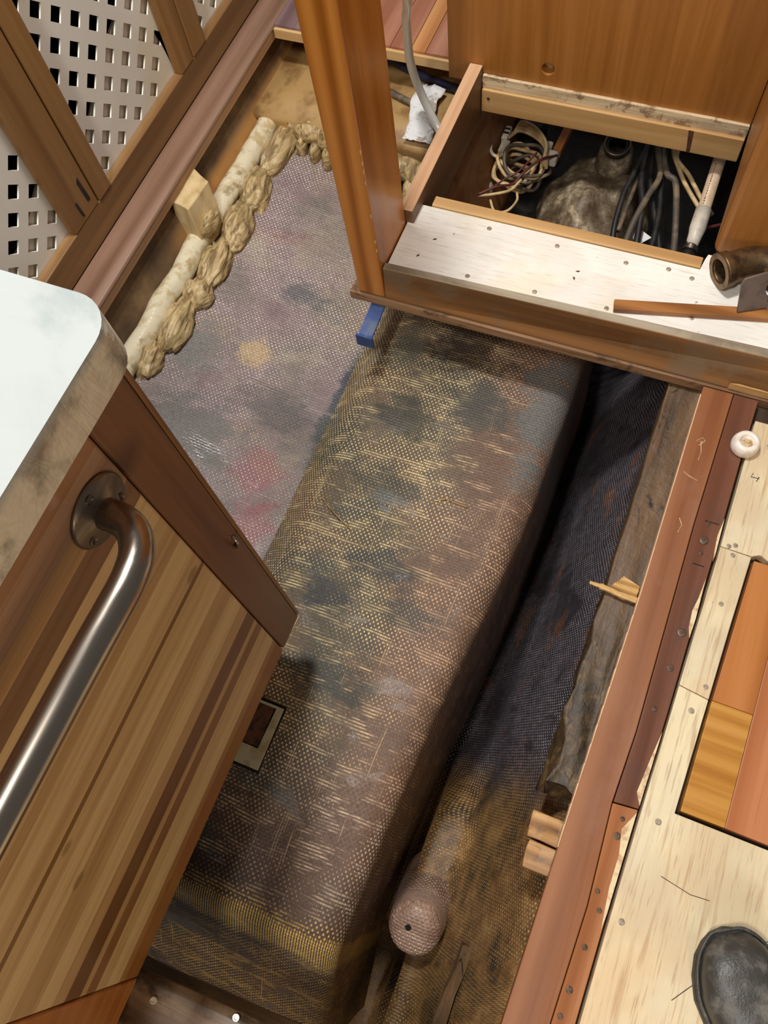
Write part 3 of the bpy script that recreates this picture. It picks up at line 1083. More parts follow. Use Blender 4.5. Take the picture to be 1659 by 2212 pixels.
t = thing('ledge_deck', 'white-painted raised ledge sheet in front of the open hatch', 'deck sheet', (-0.1, 0.88, 0.06))
m = MB()
m.prism([(-0.427, 0.7985), (-0.2, 0.8015), (0.62, 0.8265), (0.62, 0.967), (0.056, 0.967), (0.0535, 0.957), (0.0505, 0.9345), (-0.398, 0.9345), (-0.4275, 0.9345)], 0.045, 0.0605)
m.build('sheet', M_DECK, t, bevel=0.001)
for (x, y) in ((-0.291, 0.917), (-0.174, 0.914), (-0.061, 0.913), (0.043, 0.913), (-0.293, 0.814), (-0.181, 0.816), (-0.066, 0.819), (0.06, 0.84), (0.005, 0.92)):
    screw(t, x, y, 0.0605, 0.004, M_SCREW_W)
for (x, y, a) in ((-0.37, 0.87, 0.5), (-0.385, 0.83, 1.1), (-0.13, 0.86, 2.0), (-0.128, 0.875, 0.3)):
    c, s_ = math.cos(a) * 0.004, math.sin(a) * 0.004
    m = MB()
    m.prism([(x - c, y - s_), (x + s_ * 0.5, y - c * 0.5), (x + c, y + s_), (x - s_ * 0.4, y + c * 0.4)], 0.0602, 0.0610)
    m.build('paint_chip', M_RUSTWOOD, t)

m = MB()
m.box(-0.400, 0.0505, 0.9355, 0.9565, 0.0, 0.0635)
o = m.build('hatch_batten', M_BEIGE, bevel=0.0015, origin=(-0.18, 0.946, 0.03))
tag(o, 'bare pine batten along the near edge of the ledge hatch', 'batten')
m = MB()
m.box(-0.4145, 0.058, 1.2345, 1.2465, 0.0, 0.047)
o = m.build('hatch_batten', M_BEIGE, bevel=0.0015, origin=(-0.18, 1.24, 0.02))
tag(o, 'bare pine batten under the orange plywood bulkhead', 'batten')
m = MB()
m.prism([(-0.036, 0.046), (-0.027, 0.046), (-0.024, 0.003), (-0.030, 0.001)], 1.2338, 1.2350, 'y')
m.build('dark_stain', M_RUSTWOOD, o)
m = MB()
m.lathe([(0, 0), (0.003, 0), (0.003, 0.001), (0, 0.001)], 12, Matrix.Translation((-0.401, 1.2347, 0.030)) @ Matrix.Rotation(PI / 2, 4, 'X'))
m.build('screw', M_SCREW_R, o)
m = MB()
m.box(-0.4145, 0.058, 1.2405, 1.2645, 0.0475, 0.0705)
m.rough(0.0014, 70, cuts=7)
o = m.build('plywood_cleat', M_PLY_EDGE, origin=(-0.18, 1.25, 0.06))
tag(o, 'ragged plywood edge strip between the bulkhead and the pine batten', 'cleat')
m = MB()
m.box(-0.441, -0.416, 0.891, 1.2465, -0.025, 0.088)
o = m.build('side_board', M_SIDE, bevel=0.002, origin=(-0.43, 1.06, 0))
o.data.materials.append(M_BEIGE_Y)
for p in o.data.polygons:
    if p.normal.z > 0.9: p.material_index = 1  # paler top face paints in the light falling on it
tag(o, 'upright board with pale top edge on the left of the ledge hatch', 'board')

# post
t = thing('wooden_post', 'tall varnished orange-brown post standing at the left end of the ledge', 'post', (-0.452, 0.83, 0))
m = MB()
m.hexa([(-0.477, 0.7755, 0), (-0.429, 0.7755, 0), (-0.429, 0.890, 0), (-0.477, 0.890, 0),
        (-0.50, 0.7755, 1.0), (-0.436, 0.7755, 1.0), (-0.436, 0.890, 1.0), (-0.50, 0.890, 1.0)])
m.build('shaft', M_POST, t, bevel=0.003)
for z in (0.115, 0.135, 0.19, 0.255, 0.275, 0.29, 0.31):
    m = MB()
    m.blob((-0.4300 - z * 0.007, 0.7765, z), (0.0013, 0.0016, 0.0045), seg=8, ring=6)
    m.build('chipped_varnish', M_BEIGE, t)

# items on the deck
m = MB()
m.hexa([(-0.0545, 0.814, 0.061), (0.205, 0.874, 0.061), (0.201, 0.892, 0.061), (-0.0585, 0.832, 0.061), (-0.0545, 0.814, 0.071), (0.205, 0.874, 0.071), (0.201, 0.892, 0.071), (-0.0585, 0.832, 0.071)])
o = m.build('wood_batten', M_STRIP, bevel=0.001, origin=(0.07, 0.85, 0.06))
tag(o, 'thin brown wooden batten lying loose on the white ledge', 'batten')


def hollow(mb, path, ro, ri, seg=28):
    P = [Vector(p) for p in path]
    n = len(P)
    up = Vector((0, 0, 1))
    R = []
    for i, p in enumerate(P):
        tt = (P[min(i + 1, n - 1)] - P[max(i - 1, 0)]).normalized()
        sd = tt.cross(up).normalized()
        u2 = sd.cross(tt)
        a = ro[i] if isinstance(ro, list) else ro
        R.append(([mb.b.verts.new(p + (sd * math.cos(2 * PI * k / seg) + u2 * math.sin(2 * PI * k / seg)) * a) for k in range(seg)],
                  [mb.b.verts.new(p + (sd * math.cos(2 * PI * k / seg) + u2 * math.sin(2 * PI * k / seg)) * ri) for k in range(seg)]))
    for i in range(n - 1):
        for k in range(seg):
            q = (k + 1) % seg
            mb.b.faces.new((R[i][0][k], R[i][0][q], R[i + 1][0][q], R[i + 1][0][k]))
            mb.b.faces.new((R[i][1][k], R[i + 1][1][k], R[i + 1][1][q], R[i][1][q]))
    for e in (0, -1):
        for k in range(seg):
            q = (k + 1) % seg
            mb.b.faces.new((R[e][0][k], R[e][1][k], R[e][1][q], R[e][0][q]))


t = thing('pipe_elbow', 'old bronze pipe elbow lying on the white ledge, open mouth to the left', 'pipe fitting', (0.12, 0.93, 0.061))
m = MB()
pa = smooth_path([(0.078, 0.914, 0.0893), (0.092, 0.925, 0.0893), (0.118, 0.943, 0.0893), (0.148, 0.947, 0.0893), (0.172, 0.930, 0.0893), (0.182, 0.900, 0.0893), (0.183, 0.885, 0.0893)], 5)
ro = [0.0275 if i < 5 or i > len(pa) - 6 else (0.0245) for i in range(len(pa))]
hollow(m, pa, ro, 0.0195)
m.build('bend', M_BRONZE, t, smooth=True)
m = MB()
hollow(m, [(0.0765, 0.9128, 0.0893), (0.079, 0.9148, 0.0893)], 0.0277, 0.0192)
m.build('mouth_rim', M_BRONZE, t)

o0 = Vector((0.120, 0.862, 0.0735))
e1 = Vector((0.046, 0.025, 0)).normalized()
e2 = Vector((-0.013, 0.020, 0.048))
e2 = (e2 - e1 * e2.dot(e1)).normalized()
e3 = e1.cross(e2)
Mq = Matrix((e1, e2, e3)).transposed().to_4x4()
Mq.translation = o0
o = plate('bracket_plate', [(0, 0), (0.085, 0), (0.085, 0.048), (0.06, 0.060), (0.004, 0.052), (0.0, 0.045)], [circ(0.052, 0.030, 0.0155)], 0.004, M_GREYPLATE, None, Mq, 0.0006)
tag(o, 'grey metal plate with a round hole leaning on the bronze elbow', 'metal plate')

# ------------------------------------------------------------------ inside the ledge hatch
m = MB()
m.blob((-0.18, 1.255, -0.27), (0.115, 0.16, 0.125), seg=40, ring=24, fn=lambda d: 1 + 0.16 * noise.noise(d * 2.2) + 0.06 * noise.noise(d * 6))
for v in m.b.verts: v.co.z = max(v.co.z, -0.262)
o = m.build('resin_mound', M_MOUND, smooth=True, origin=(-0.18, 1.255, -0.27))
tag(o, 'gritty grey-brown resin mound in the bottom of the ledge hatch', 'resin mound')
t = thing('through_hull_fitting', 'round ringed hose fitting on top of the resin mound', 'pipe fitting', (-0.163, 1.33, -0.15))
m = MB()
hollow(m, [(-0.164, 1.342, -0.19), (-0.164, 1.336, -0.145), (-0.163, 1.332, -0.115)], [0.040, 0.036, 0.032], 0.022)
m.build('collar', M_MOUND, t, smooth=True)
m = MB()
hollow(m, [(-0.163, 1.335, -0.125), (-0.163, 1.330, -0.100)], 0.0245, 0.017)
m.build('hose_end', M_BLACK, t, smooth=True)
m = MB()
hollow(m, [(-0.163, 1.3305, -0.104), (-0.163, 1.329, -0.097)], 0.0265, 0.0235)
m.build('clamp_ring', M_STEEL_D, t, smooth=True)

m = MB()
m.prism([(-0.445, -0.03), (-0.425, -0.03), (-0.405, -0.12), (-0.362, -0.275), (-0.445, -0.275)], 1.0, 1.46, 'y')
m.rough(0.004, 20, cuts=4)
struct(m.build('wall_hatch', M_RUST, smooth=True, origin=(-0.43, 1.2, -0.2)))

t = thing('wire_coil', 'tangled coil of tan wire in the left of the ledge hatch', 'wire coil', (-0.345, 1.27, -0.15))
for k in range(9):
    m = MB()
    cx, cy_ = -0.338 + random.uniform(-0.016, 0.016), 1.262 + random.uniform(-0.014, 0.014)
    R1, R2 = random.uniform(0.036, 0.056), random.uniform(0.032, 0.048)
    ph = random.uniform(0, PI)
    tl = random.uniform(-0.3, 0.3)
    pts = []
    for i in range(36):
        a = 2 * PI * i / 36
        px, py = R1 * math.cos(a), R2 * math.sin(a)
        pts.append((cx + px * math.cos(ph) - py * math.sin(ph), cy_ + px * math.sin(ph) + py * math.cos(ph), -0.165 + 0.006 * k + tl * px + 0.006 * math.sin(3 * a + k)))
    m.tube(pts, 0.0036, 8, closed=True)
    m.build('loop', M_TANWIRE if k % 4 else M_GREYCABLE, t, smooth=True)
m = MB()
for k in range(4):
    z = -0.105 + 0.004 * k
    m.tube(smooth_path([(-0.382 + 0.004 * k, 1.315, z - 0.02), (-0.360, 1.318 + 0.004 * k, z), (-0.325, 1.31 + 0.003 * k, z), (-0.295, 1.285, z), (-0.283 - 0.003 * k, 1.255, z - 0.02)], 6), 0.0034, 8)
m.build('strand', M_TANWIRE, t, smooth=True)
m = MB()
m.tube(smooth_path([(-0.386, 1.135, -0.105), (-0.355, 1.16, -0.10), (-0.33, 1.185, -0.11), (-0.316, 1.21, -0.10), (-0.295, 1.25, -0.10), (-0.272, 1.29, -0.12)], 6), 0.0026, 8)
m.tube(smooth_path([(-0.37, 1.15, -0.105), (-0.345, 1.185, -0.10), (-0.325, 1.205, -0.095), (-0.305, 1.255, -0.09)], 6), 0.002, 8)
m.build('red_tail', M_REDWIRE, t, smooth=True)
m = MB()
m.tube(smooth_path([(-0.386, 1.137, -0.11), (-0.36, 1.148, -0.11), (-0.33, 1.168, -0.11), (-0.318, 1.20, -0.11)], 6), 0.0030, 8)
m.tube(smooth_path([(-0.362, 1.142, -0.12), (-0.345, 1.118, -0.12), (-0.322, 1.125, -0.12), (-0.312, 1.155, -0.12), (-0.318, 1.175, -0.12)], 6), 0.0026, 8)
m.build('loose_tail', M_TANWIRE, t, smooth=True)

m = MB()
m.tube(smooth_path([(-0.413, 1.33, -0.10), (-0.412, 1.30, -0.115), (-0.404, 1.268, -0.12), (-0.388, 1.255, -0.12), (-0.378, 1.275, -0.13)], 6), 0.0034, 10)
o = m.build('white_cable', M_WHITEWIRE, smooth=True, origin=(-0.40, 1.28, -0.12))
tag(o, 'white cable hooked down beside the tan wire coil', 'cable')
t = thing('cable_connector', 'white cable connector above the tan wire coil', 'connector', (-0.386, 1.32, -0.13))
m = MB()
m.box(-0.398, -0.385, 1.315, 1.352, -0.145, -0.128)
m.box(-0.394, -0.377, 1.282, 1.315, -0.147, -0.130)
m.build('body', M_PVC_W, t, bevel=0.002)
m = MB()
m.box(-0.397, -0.386, 1.328, 1.332, -0.129, -0.1265)
m.box(-0.397, -0.386, 1.340, 1.343, -0.129, -0.1265)
m.build('slot', M_BLACKHOLE, t)
m = MB()
m.box(-0.426, -0.402, 1.315, 1.42, -0.20, -0.135)
o = m.build('switch_box', M_SHELF, bevel=0.004, origin=(-0.414, 1.36, -0.16))
tag(o, 'beige box against the hatch side behind the wire coil', 'electrical box')
t = thing('bilge_pump', 'black bilge pump in the shadow at the back of the hatch', 'pump', (-0.36, 1.40, -0.2))
m = MB()
m.lathe([(0, -0.27), (0.042, -0.27), (0.044, -0.22), (0.034, -0.21), (0.034, -0.16), (0.028, -0.15), (0, -0.15)], 26, Matrix.Translation((-0.358, 1.405, 0)))
m.build('body', M_BLACK, t, smooth=False, bevel=0.002)
m = MB()
m.tube([(-0.325, 1.40, -0.23), (-0.29, 1.385, -0.23)], 0.012, 14)
m.build('outlet', M_GREYCABLE, t, smooth=True)
m = MB()
m.blob((-0.398, 1.232, -0.185), (0.014, 0.014, 0.016), seg=20, ring=12)
o = m.build('glass_cap', M_GLASS, smooth=True, origin=(-0.398, 1.232, -0.185))
tag(o, 'small dusty green-grey dome at the left of the hatch', 'cap')
t = thing('wooden_peg', 'short orange wooden peg with a white fitting on its end', 'peg', (-0.278, 1.33, -0.13))
m = MB()
m.hexa([(-0.284, 1.305, -0.135), (-0.268, 1.300, -0.135), (-0.262, 1.42, -0.135), (-0.278, 1.425, -0.135), (-0.284, 1.305, -0.118), (-0.268, 1.300, -0.118), (-0.262, 1.42, -0.118), (-0.278, 1.425, -0.118)])
m.build('stick', M_ORANGE, t, bevel=0.001)
m = MB()
m.box(-0.296, -0.270, 1.278, 1.303, -0.142, -0.118)
m.build('white_end', M_PVC_W, t, bevel=0.005)
m = MB()
m.box(-0.304, -0.289, 1.303, 1.328, -0.142, -0.122)
m.build('white_end', M_PVC_W, t, bevel=0.004)


def cable(name, pts, r, mat, label):
    mm = MB()
    mm.tube(smooth_path(pts, 6), r, 10)
    oo = mm.build(name, mat, smooth=True, origin=pts[len(pts) // 2])
    return tag(oo, label, 'cable', 'cables running through the hatch')


cable('power_cable', [(-0.108, 1.36, -0.08), (-0.106, 1.312, -0.08), (-0.111, 1.246, -0.08), (-0.116, 1.19, -0.085), (-0.112, 1.12, -0.10), (-0.098, 1.07, -0.12)], 0.0055, M_BLACK, 'leftmost of the black cables crossing the hatch, nearest the mound')
cable('power_cable', [(-0.112, 1.30, -0.10), (-0.104, 1.24, -0.10), (-0.104, 1.17, -0.10), (-0.104, 1.12, -0.10)], 0.0048, M_GREYCABLE, 'speckled grey cable just right of the leftmost black cable')
cable('power_cable', [(-0.100, 1.36, -0.08), (-0.103, 1.313, -0.08), (-0.094, 1.234, -0.08), (-0.076, 1.175, -0.085), (-0.064, 1.10, -0.10), (-0.055, 1.05, -0.12)], 0.006, M_BLACK, 'black cable sweeping right across the white tag')
cable('power_cable', [(-0.080, 1.36, -0.07), (-0.085, 1.313, -0.07), (-0.063, 1.244, -0.07), (-0.072, 1.19, -0.075), (-0.082, 1.13, -0.09), (-0.084, 1.05, -0.11)], 0.006, M_GREYCABLE, 'grimy cable in the middle of the bundle bending left')
cable('power_cable', [(-0.072, 1.36, -0.075), (-0.075, 1.316, -0.075), (-0.052, 1.246, -0.065), (-0.032, 1.228, -0.065), (-0.014, 1.17, -0.075), (0.004, 1.092, -0.09), (0.005, 1.05, -0.10)], 0.006, M_GREYCABLE, 'grimy cable arching right and down towards the pipe')
cable('power_cable', [(-0.066, 1.33, -0.09), (-0.056, 1.24, -0.09), (-0.045, 1.19, -0.095), (-0.037, 1.12, -0.10), (-0.036, 1.05, -0.11)], 0.0055, M_BLACK, 'black cable between the middle and the arching grimy cables')
cable('power_cable', [(-0.094, 1.33, -0.095), (-0.078, 1.25, -0.095), (-0.055, 1.19, -0.10), (-0.022, 1.11, -0.11), (-0.015, 1.06, -0.12)], 0.005, M_BLACK, 'black cable lowest in the middle of the hatch bundle')
cable('tan_cable', [(-0.056, 1.34, -0.08), (-0.054, 1.316, -0.08), (-0.032, 1.274, -0.08), (-0.014, 1.244, -0.08), (0.018, 1.212, -0.09), (0.045, 1.19, -0.10)], 0.0042, M_TANWIRE, 'lower of two tan cables passing behind the pale pipe')
cable('tan_cable', [(-0.046, 1.34, -0.08), (-0.044, 1.302, -0.08), (-0.015, 1.270, -0.08), (0.002, 1.246, -0.08), (0.022, 1.228, -0.09), (0.05, 1.205, -0.10)], 0.0042, M_TANWIRE, 'upper of two tan cables passing behind the pale pipe')
cable('red_wire', [(0.027, 1.135, -0.075), (0.04, 1.149, -0.08), (0.062, 1.168, -0.085), (0.075, 1.18, -0.09)], 0.003, M_REDWIRE, 'red wire leaving the white pipe coupling to the right')

t = thing('plastic_pipe', 'pale pink plastic pipe at the right of the hatch with a white coupling', 'pipe', (0.031, 1.15, -0.05))
m = MB()
m.tube([(0.0305, 1.38, -0.05), (0.031, 1.15, -0.05)], 0.0115, 20)
m.build('tube', M_PVC, t, smooth=True)
m = MB()
for k in range(17):
    yy = 1.262 - k * 0.006
    m.box(0.0265 - 0.0006, 0.0265 + 0.0012 * random.uniform(0.5, 1), yy, yy + random.uniform(0.0015, 0.004), -0.0394, -0.0389)
m.build('faded_print', M_RUSTWOOD, t)
m = MB()
m.tube([(0.031, 1.162, -0.05), (0.031, 1.120, -0.052), (0.031, 1.108, -0.054), (0.030, 1.085, -0.058)], [0.0142, 0.0145, 0.0125, 0.0105], 20)
m.build('coupling', M_PVC_W, t, smooth=True)
m = MB()
m.tube([(0.030, 1.09, -0.058), (0.028, 1.03, -0.075)], 0.0112, 18)
m.build('rubber_hose', M_BLACK, t, smooth=True)
m = MB()
hollow(m, [(0.0298, 1.083, -0.0585), (0.0295, 1.075, -0.0605)], 0.0125, 0.0115)
m.build('hose_clamp', M_STEEL_D, t)
m = MB()
m.prism([(-0.082, 1.132), (-0.069, 1.149), (-0.042, 1.134), (-0.062, 1.109)], -0.114, -0.1132)
o = m.build('paper_tag', M_PAPER, origin=(-0.063, 1.13, -0.114))
tag(o, 'small white tag lying under the black cables', 'tag')
m = MB()
m.box(-0.44, 0.09, 1.003, 1.6, -0.30, -0.262)
m.rough(0.003, 12, cuts=5)
o = m.build('bilge_sludge', M_BILGE, smooth=True)
tag(o, 'black sludge covering the bottom of the ledge hatch', 'sludge', kind='stuff')

# ------------------------------------------------------------------ far floor and what hangs above the far shelf
t = thing('far_floor', 'floor section of mixed mauve, red and orange boards beyond the post', 'floor section', (-0.7, 1.5, 0))
for nm, a, b, mt in (('mauve_board', -0.912, -0.742, M_FAR_A), ('red_board', -0.741, -0.650, M_FAR_B), ('red_board', -0.649, -0.607, M_FAR_B), ('orange_board', -0.606, -0.575, M_FAR_C), ('rosy_board', -0.574, -0.478, M_FAR_B)):
    m = MB()
    m.box(a, b, 1.357, 1.95, -0.006, 0.0)
    m.build(nm, mt, t, bevel=0.0006)
m = MB()
m.box(-0.912, -0.478, 1.350, 1.95, -0.026, -0.0062)
m.build('plywood_base', M_BEIGE, t)
m = MB()
m.box(-0.935, -0.448, 1.205, 1.70, -0.18, -0.092)
m.rough(0.004, 13, cuts=5)
o = m.build('fibreglass_shelf', M_SHELFTAB, smooth=True, origin=(-0.7, 1.4, -0.1))
tag(o, 'ochre resin shelf below the far floor section', 'shelf')
m = MB()
m.tube(smooth_path([(-0.86, 1.46, -0.075), (-0.72, 1.423, -0.076), (-0.60, 1.385, -0.077), (-0.53, 1.37, -0.078), (-0.46, 1.365, -0.08)], 6), 0.0085, 12)
o = m.build('navy_hose', M_NAVYHOSE, smooth=True, origin=(-0.62, 1.39, -0.078))
tag(o, 'dark blue hose lying under the edge of the far floor', 'hose')
m = MB()
m.tube(smooth_path([(-0.78, 1.345, -0.086), (-0.68, 1.338, -0.086), (-0.61, 1.318, -0.086), (-0.55, 1.30, -0.087)], 6), [0.007] * 19, 10)
o = m.build('old_cord', M_GREYCABLE, smooth=True, origin=(-0.65, 1.33, -0.086))
tag(o, 'grey-brown cord along the ochre shelf behind the post', 'cord')
hp = smooth_path([(-0.475, 1.02, 0.42), (-0.493, 1.105, 0.30), (-0.535, 1.19, 0.19), (-0.560, 1.25, 0.06), (-0.545, 1.262, -0.02), (-0.505, 1.235, -0.06), (-0.462, 1.19, -0.075)], 8)
t = thing('clear_hose', 'clear plastic hose curving down behind the post to the paper', 'hose', (-0.53, 1.2, 0.0))
m = MB()
m.tube(hp, 0.0082, 16, cap=False)
m.tube(hp, 0.0056, 12, cap=False)
m.build('tube', M_HOSE, t, smooth=True)
rows, uvs = [], []
for i in range(17):
    r, u = [], []
    for j in range(13):
        a, b = i / 16, j / 12
        p = Vector((-0.580, 1.205, 0)).lerp(Vector((-0.520, 1.205, 0)), b).lerp(Vector((-0.582, 1.36, 0)).lerp(Vector((-0.528, 1.352, 0)), b), a)
        p.x += 0.010 * math.sin(a * 5 + 1) + 0.003 * noise.noise(Vector((a * 7, b * 7, 0)))
        p.z = -0.076 + 0.012 * abs(noise.noise(Vector((a * 3.4, b * 3, 5)))) + 0.004 * noise.noise(Vector((a * 9, b * 9, 2)))
        r.append(p)
        u.append((b, a))
    rows.append(r)
    uvs.append(u)
o = sheet('paper_sheet', rows, M_PAPER, uvs)
tag(o, 'crumpled white printed paper on the ochre shelf behind the post', 'paper')
md = o.modifiers.new('thickness', 'SOLIDIFY')
md.thickness = 0.0006

m = MB()
m.tube(smooth_path([(-0.429, 0.444, -0.1375), (-0.397, 0.423, -0.1315), (-0.354, 0.403, -0.1325)], 6), 0.0008, 6)
o = m.build('straw', M_SPLINTER, smooth=True, origin=(-0.397, 0.423, -0.133))
tag(o, 'thin pale straw lying across the left side of the fibreglass box', 'straw')
m = MB()
m.tube(smooth_path([(-0.240, 0.500, -0.1315), (-0.223, 0.509, -0.130), (-0.206, 0.508, -0.1315), (-0.185, 0.507, -0.1305)], 6), 0.0011, 6)
o = m.build('wood_shaving', M_SPLINTER, smooth=True, origin=(-0.215, 0.508, -0.131))
tag(o, 'small curled wood shaving in the middle of the fibreglass box', 'shaving')

# ------------------------------------------------------------------ sealant along the hull side
t = thing('sealant_bead', 'long bead of glossy cream sealant with brown foam along the hull side', 'sealant', (-0.87, 0.9, -0.12))
m = MB()
pp = [(-0.888 + 0.0015 * math.sin(k * 0.9), 0.50 + k * 0.0185, -0.122 + 0.002 * math.sin(k * 0.7)) for k in range(43)]
m.tube(pp, [0.0225 + 0.002 * noise.noise(Vector((k * 0.5, 0, 0))) for k in range(43)], 20)
for v in m.b.verts:
    v.co += noise.noise_vector(v.co * 60) * 0.0022 + noise.noise_vector(v.co * 130) * 0.001
m.build('cream_strip', M_FOAM, t, smooth=True)
for (x, y, rx, ry, rz, a) in ((-0.848, 1.165, 0.034, 0.090, 0.036, -0.05), (-0.846, 1.045, 0.036, 0.062, 0.036, 0.22), (-0.842, 0.945, 0.036, 0.066, 0.036, 0.22), (-0.842, 0.845, 0.032, 0.070, 0.034, 0.08), (-0.842, 0.765, 0.034, 0.036, 0.036, 0.3), (-0.850, 0.685, 0.034, 0.068, 0.036, 0.1), (-0.862, 0.60, 0.030, 0.045, 0.030, 0.1)):
    m = MB()
    sd = random.random() * 50
    fn = lambda d: 1 + 0.16 * noise.noise(d * 1.5 + Vector((sd, 0, 0))) - 0.26 * abs(noise.noise(Vector((d.x * 3.4 + 0.8 * noise.noise(d * 2), d.y * 1.3, d.z * 3.4 + sd)))) + 0.05 * math.sin(14 * d.x + 5 * noise.noise(d * 1.6) + 3 * d.y)
    m.blob((x + 0.002, y, -0.142), (rx, ry, rz), Matrix.Rotation(a, 4, 'Z'), 44, 30, fn)
    m.build('foam_lobe', M_LOBE, t, smooth=True)
t = thing('sealant_bead', 'brown dripping sealant bead across the hull at the foot of the far shelf', 'sealant', (-0.66, 1.2, -0.11))
m = MB()
pp = [(-0.835 + k * 0.0115, 1.222 - 0.0022 * k + 0.003 * math.sin(k * 1.3), -0.118) for k in range(32)]
m.tube(pp, [0.024 + 0.006 * noise.noise(Vector((k * 0.8, 3, 0))) for k in range(32)], 18)
for v in m.b.verts:
    v.co += noise.noise_vector(v.co * 40) * 0.004
m.build('strip', M_LOBE, t, smooth=True)
m = MB()
for k in range(9):
    x = -0.80 + k * 0.033
    m.blob((x, 1.19 - 0.0064 * k, -0.145), (0.013, 0.022, 0.028), None, 14, 10, lambda d: 1 + 0.3 * noise.noise(d * 2 + Vector((x * 30, 0, 0))))
m.build('drip', M_LOBE, t, smooth=True)

t = thing('support_block', 'pale chipped wooden block sticking out of the hull liner beside the sealant', 'block', (-0.89, 0.92, -0.05))
m = MB()
m.hexa([(-0.93, 0.880, -0.12), (-0.868, 0.862, -0.13), (-0.858, 0.935, -0.13), (-0.93, 0.97, -0.12),
        (-0.925, 0.885, -0.030), (-0.885, 0.880, -0.036), (-0.878, 0.955, -0.036), (-0.922, 0.975, -0.028)])
m.rough(0.002, 40, cuts=3)
m.build('block', M_BLOCK_PALE, t, bevel=0.002)
m = MB()
m.blob((-0.866, 0.905, -0.095), (0.014, 0.03, 0.024), None, 20, 14, lambda d: 1 + 0.3 * noise.noise(d * 2.2))
m.build('resin_smear', M_LOBE, t, smooth=True)

# blue strap under the ledge corner
t = thing('blue_clip', 'blue painted metal clip hanging under the ledge corner', 'clip', (-0.444, 0.75, -0.03))
m = MB()
m.hexa([(-0.4565, 0.713, -0.036), (-0.4305, 0.713, -0.036), (-0.430, 0.80, -0.022), (-0.456, 0.80, -0.022), (-0.4565, 0.713, -0.031), (-0.4305, 0.713, -0.031), (-0.430, 0.80, -0.0185), (-0.456, 0.80, -0.0185)])
m.build('tongue', M_BLUE, t, bevel=0.001)
m = MB()
m.box(-0.461, -0.4295, 0.7085, 0.713, -0.06, -0.030)
m.build('down_turned_end', M_BLUE, t, bevel=0.001)

# ------------------------------------------------------------------ trench side
m = MB()
m.box(0.062, 0.155, 0.12, 0.98, -0.095, -0.026)
bmesh.ops.subdivide_edges(m.b, edges=m.b.edges[:], cuts=24, use_grid_fill=True)
for v in m.b.verts:
    k = 1 - sstep(0.18, 0.50, v.co.y)
    n_ = noise.noise_vector(v.co * 22) * (0.0014 + 0.012 * k) + noise.noise_vector(v.co * 60) * (0.0012 + 0.006 * k)
    v.co += n_
    v.co.z -= 0.016 * k * (1.0 if v.co.x < 0.11 else 0.2)
    if v.co.z > -0.021: v.co.z = -0.021
o = m.build('floor_bearer', M_BEARER_W, smooth=True, origin=(0.11, 0.5, -0.06))
tag(o, 'mud-stained floor bearer sticking out under the red plank', 'bearer')
o.modifiers.new('edge', 'WEIGHTED_NORMAL')
for (y0, y1, x0, lab, dz) in ((0.050, 0.084, 0.0585, 'grey-stained wooden block under the red plank, the farther of two', 0.004), (0.0125, 0.047, 0.064, 'lighter amber wooden block under the red plank, the nearer of two', 0.0)):
    m = MB()
    m.box(x0, 0.135, y0, y1, -0.075, -0.0225 - dz)
    m.rough(0.0022, 45, cuts=3)
    o = m.build('wood_block', M_BLOCK, origin=(x0 + 0.03, (y0 + y1) / 2, -0.05), bevel=0.001)
    tag(o, lab, 'block', 'blocks under the red plank')
t = thing('splintered_stick', 'pale splintered stick poking out over the bilge trench', 'stick', (0.08, 0.41, -0.02))
m = MB()
m.tube(smooth_path([(0.038, 0.4085, -0.0185), (0.060, 0.4075, -0.017), (0.085, 0.4045, -0.0175), (0.108, 0.405, -0.0205)], 5), [0.0032] * 4 + [0.0042] * 6 + [0.005] * 6, 7)
for v in m.b.verts: v.co += noise.noise_vector(v.co * 150) * 0.0012
m.build('main_splinter', M_SPLINTER, t)
m = MB()
for k in range(7):
    m.tube([(0.068 + 0.002 * k, 0.414 + 0.003 * k, -0.020 - 0.0012 * (k % 3)), (0.106, 0.4085 + 0.0028 * k, -0.0215)], 0.0024, 6)
for v in m.b.verts: v.co += noise.noise_vector(v.co * 120) * 0.001
m.build('fibre_bundle', M_SPLINTER, t)

# capped stub, edge strip and cross beam at the near end
t = thing('pipe_stub', 'round fibreglass-wrapped pipe stub at the near end of the bilge trench', 'pipe stub', (-0.05, -0.15, -0.38))
Ms = Matrix.Translation((-0.049, -0.141, -0.36)) @ Matrix.Rotation(math.radians(22), 4, 'X')
me_rows, me_uv = [], []
for i, (r, h) in enumerate([(0.0, 0.004), (0.018, 0.004), (0.033, 0.002), (0.041, -0.004), (0.045, -0.014), (0.048, -0.05), (0.052, -0.10), (0.058, -0.20)]):
    row, uu = [], []
    for k in range(33):
        a = 2 * PI * k / 32
        p = Ms @ Vector((r * math.cos(a), r * math.sin(a), h))
        p += noise.noise_vector(p * 25) * 0.003
        row.append(p - Vector((-0.05, -0.15, -0.38)))
        uu.append((r * math.cos(a), r * math.sin(a)) if i < 5 else (a * 0.05, h))
    me_rows.append(row)
    me_uv.append(uu)
sheet('wrapped_end', me_rows, M_STUB, me_uv, t)
m = MB()
m.lathe([(0, 0.0065), (0.004, 0.0062), (0.006, 0.005), (0, 0.003)], 12, Ms @ Matrix.Translation((-0.010, 0.004, 0)))
m.build('plug_hole', M_BLACKHOLE, t)
m = MB()
m.hexa([(0.016, -0.36, -0.46), (0.038, -0.36, -0.46), (0.044, -0.118, -0.46), (0.026, -0.118, -0.46), (0.018, -0.36, -0.262), (0.038, -0.36, -0.250), (0.044, -0.118, -0.256), (0.030, -0.122, -0.268)])
m.rough(0.005, 28, cuts=6)
o = m.build('edge_strip', M_BEARER_W, origin=(0.04, -0.2, -0.3))
tag(o, 'narrow upright strip with pale edge low in the near end of the trench', 'strip')

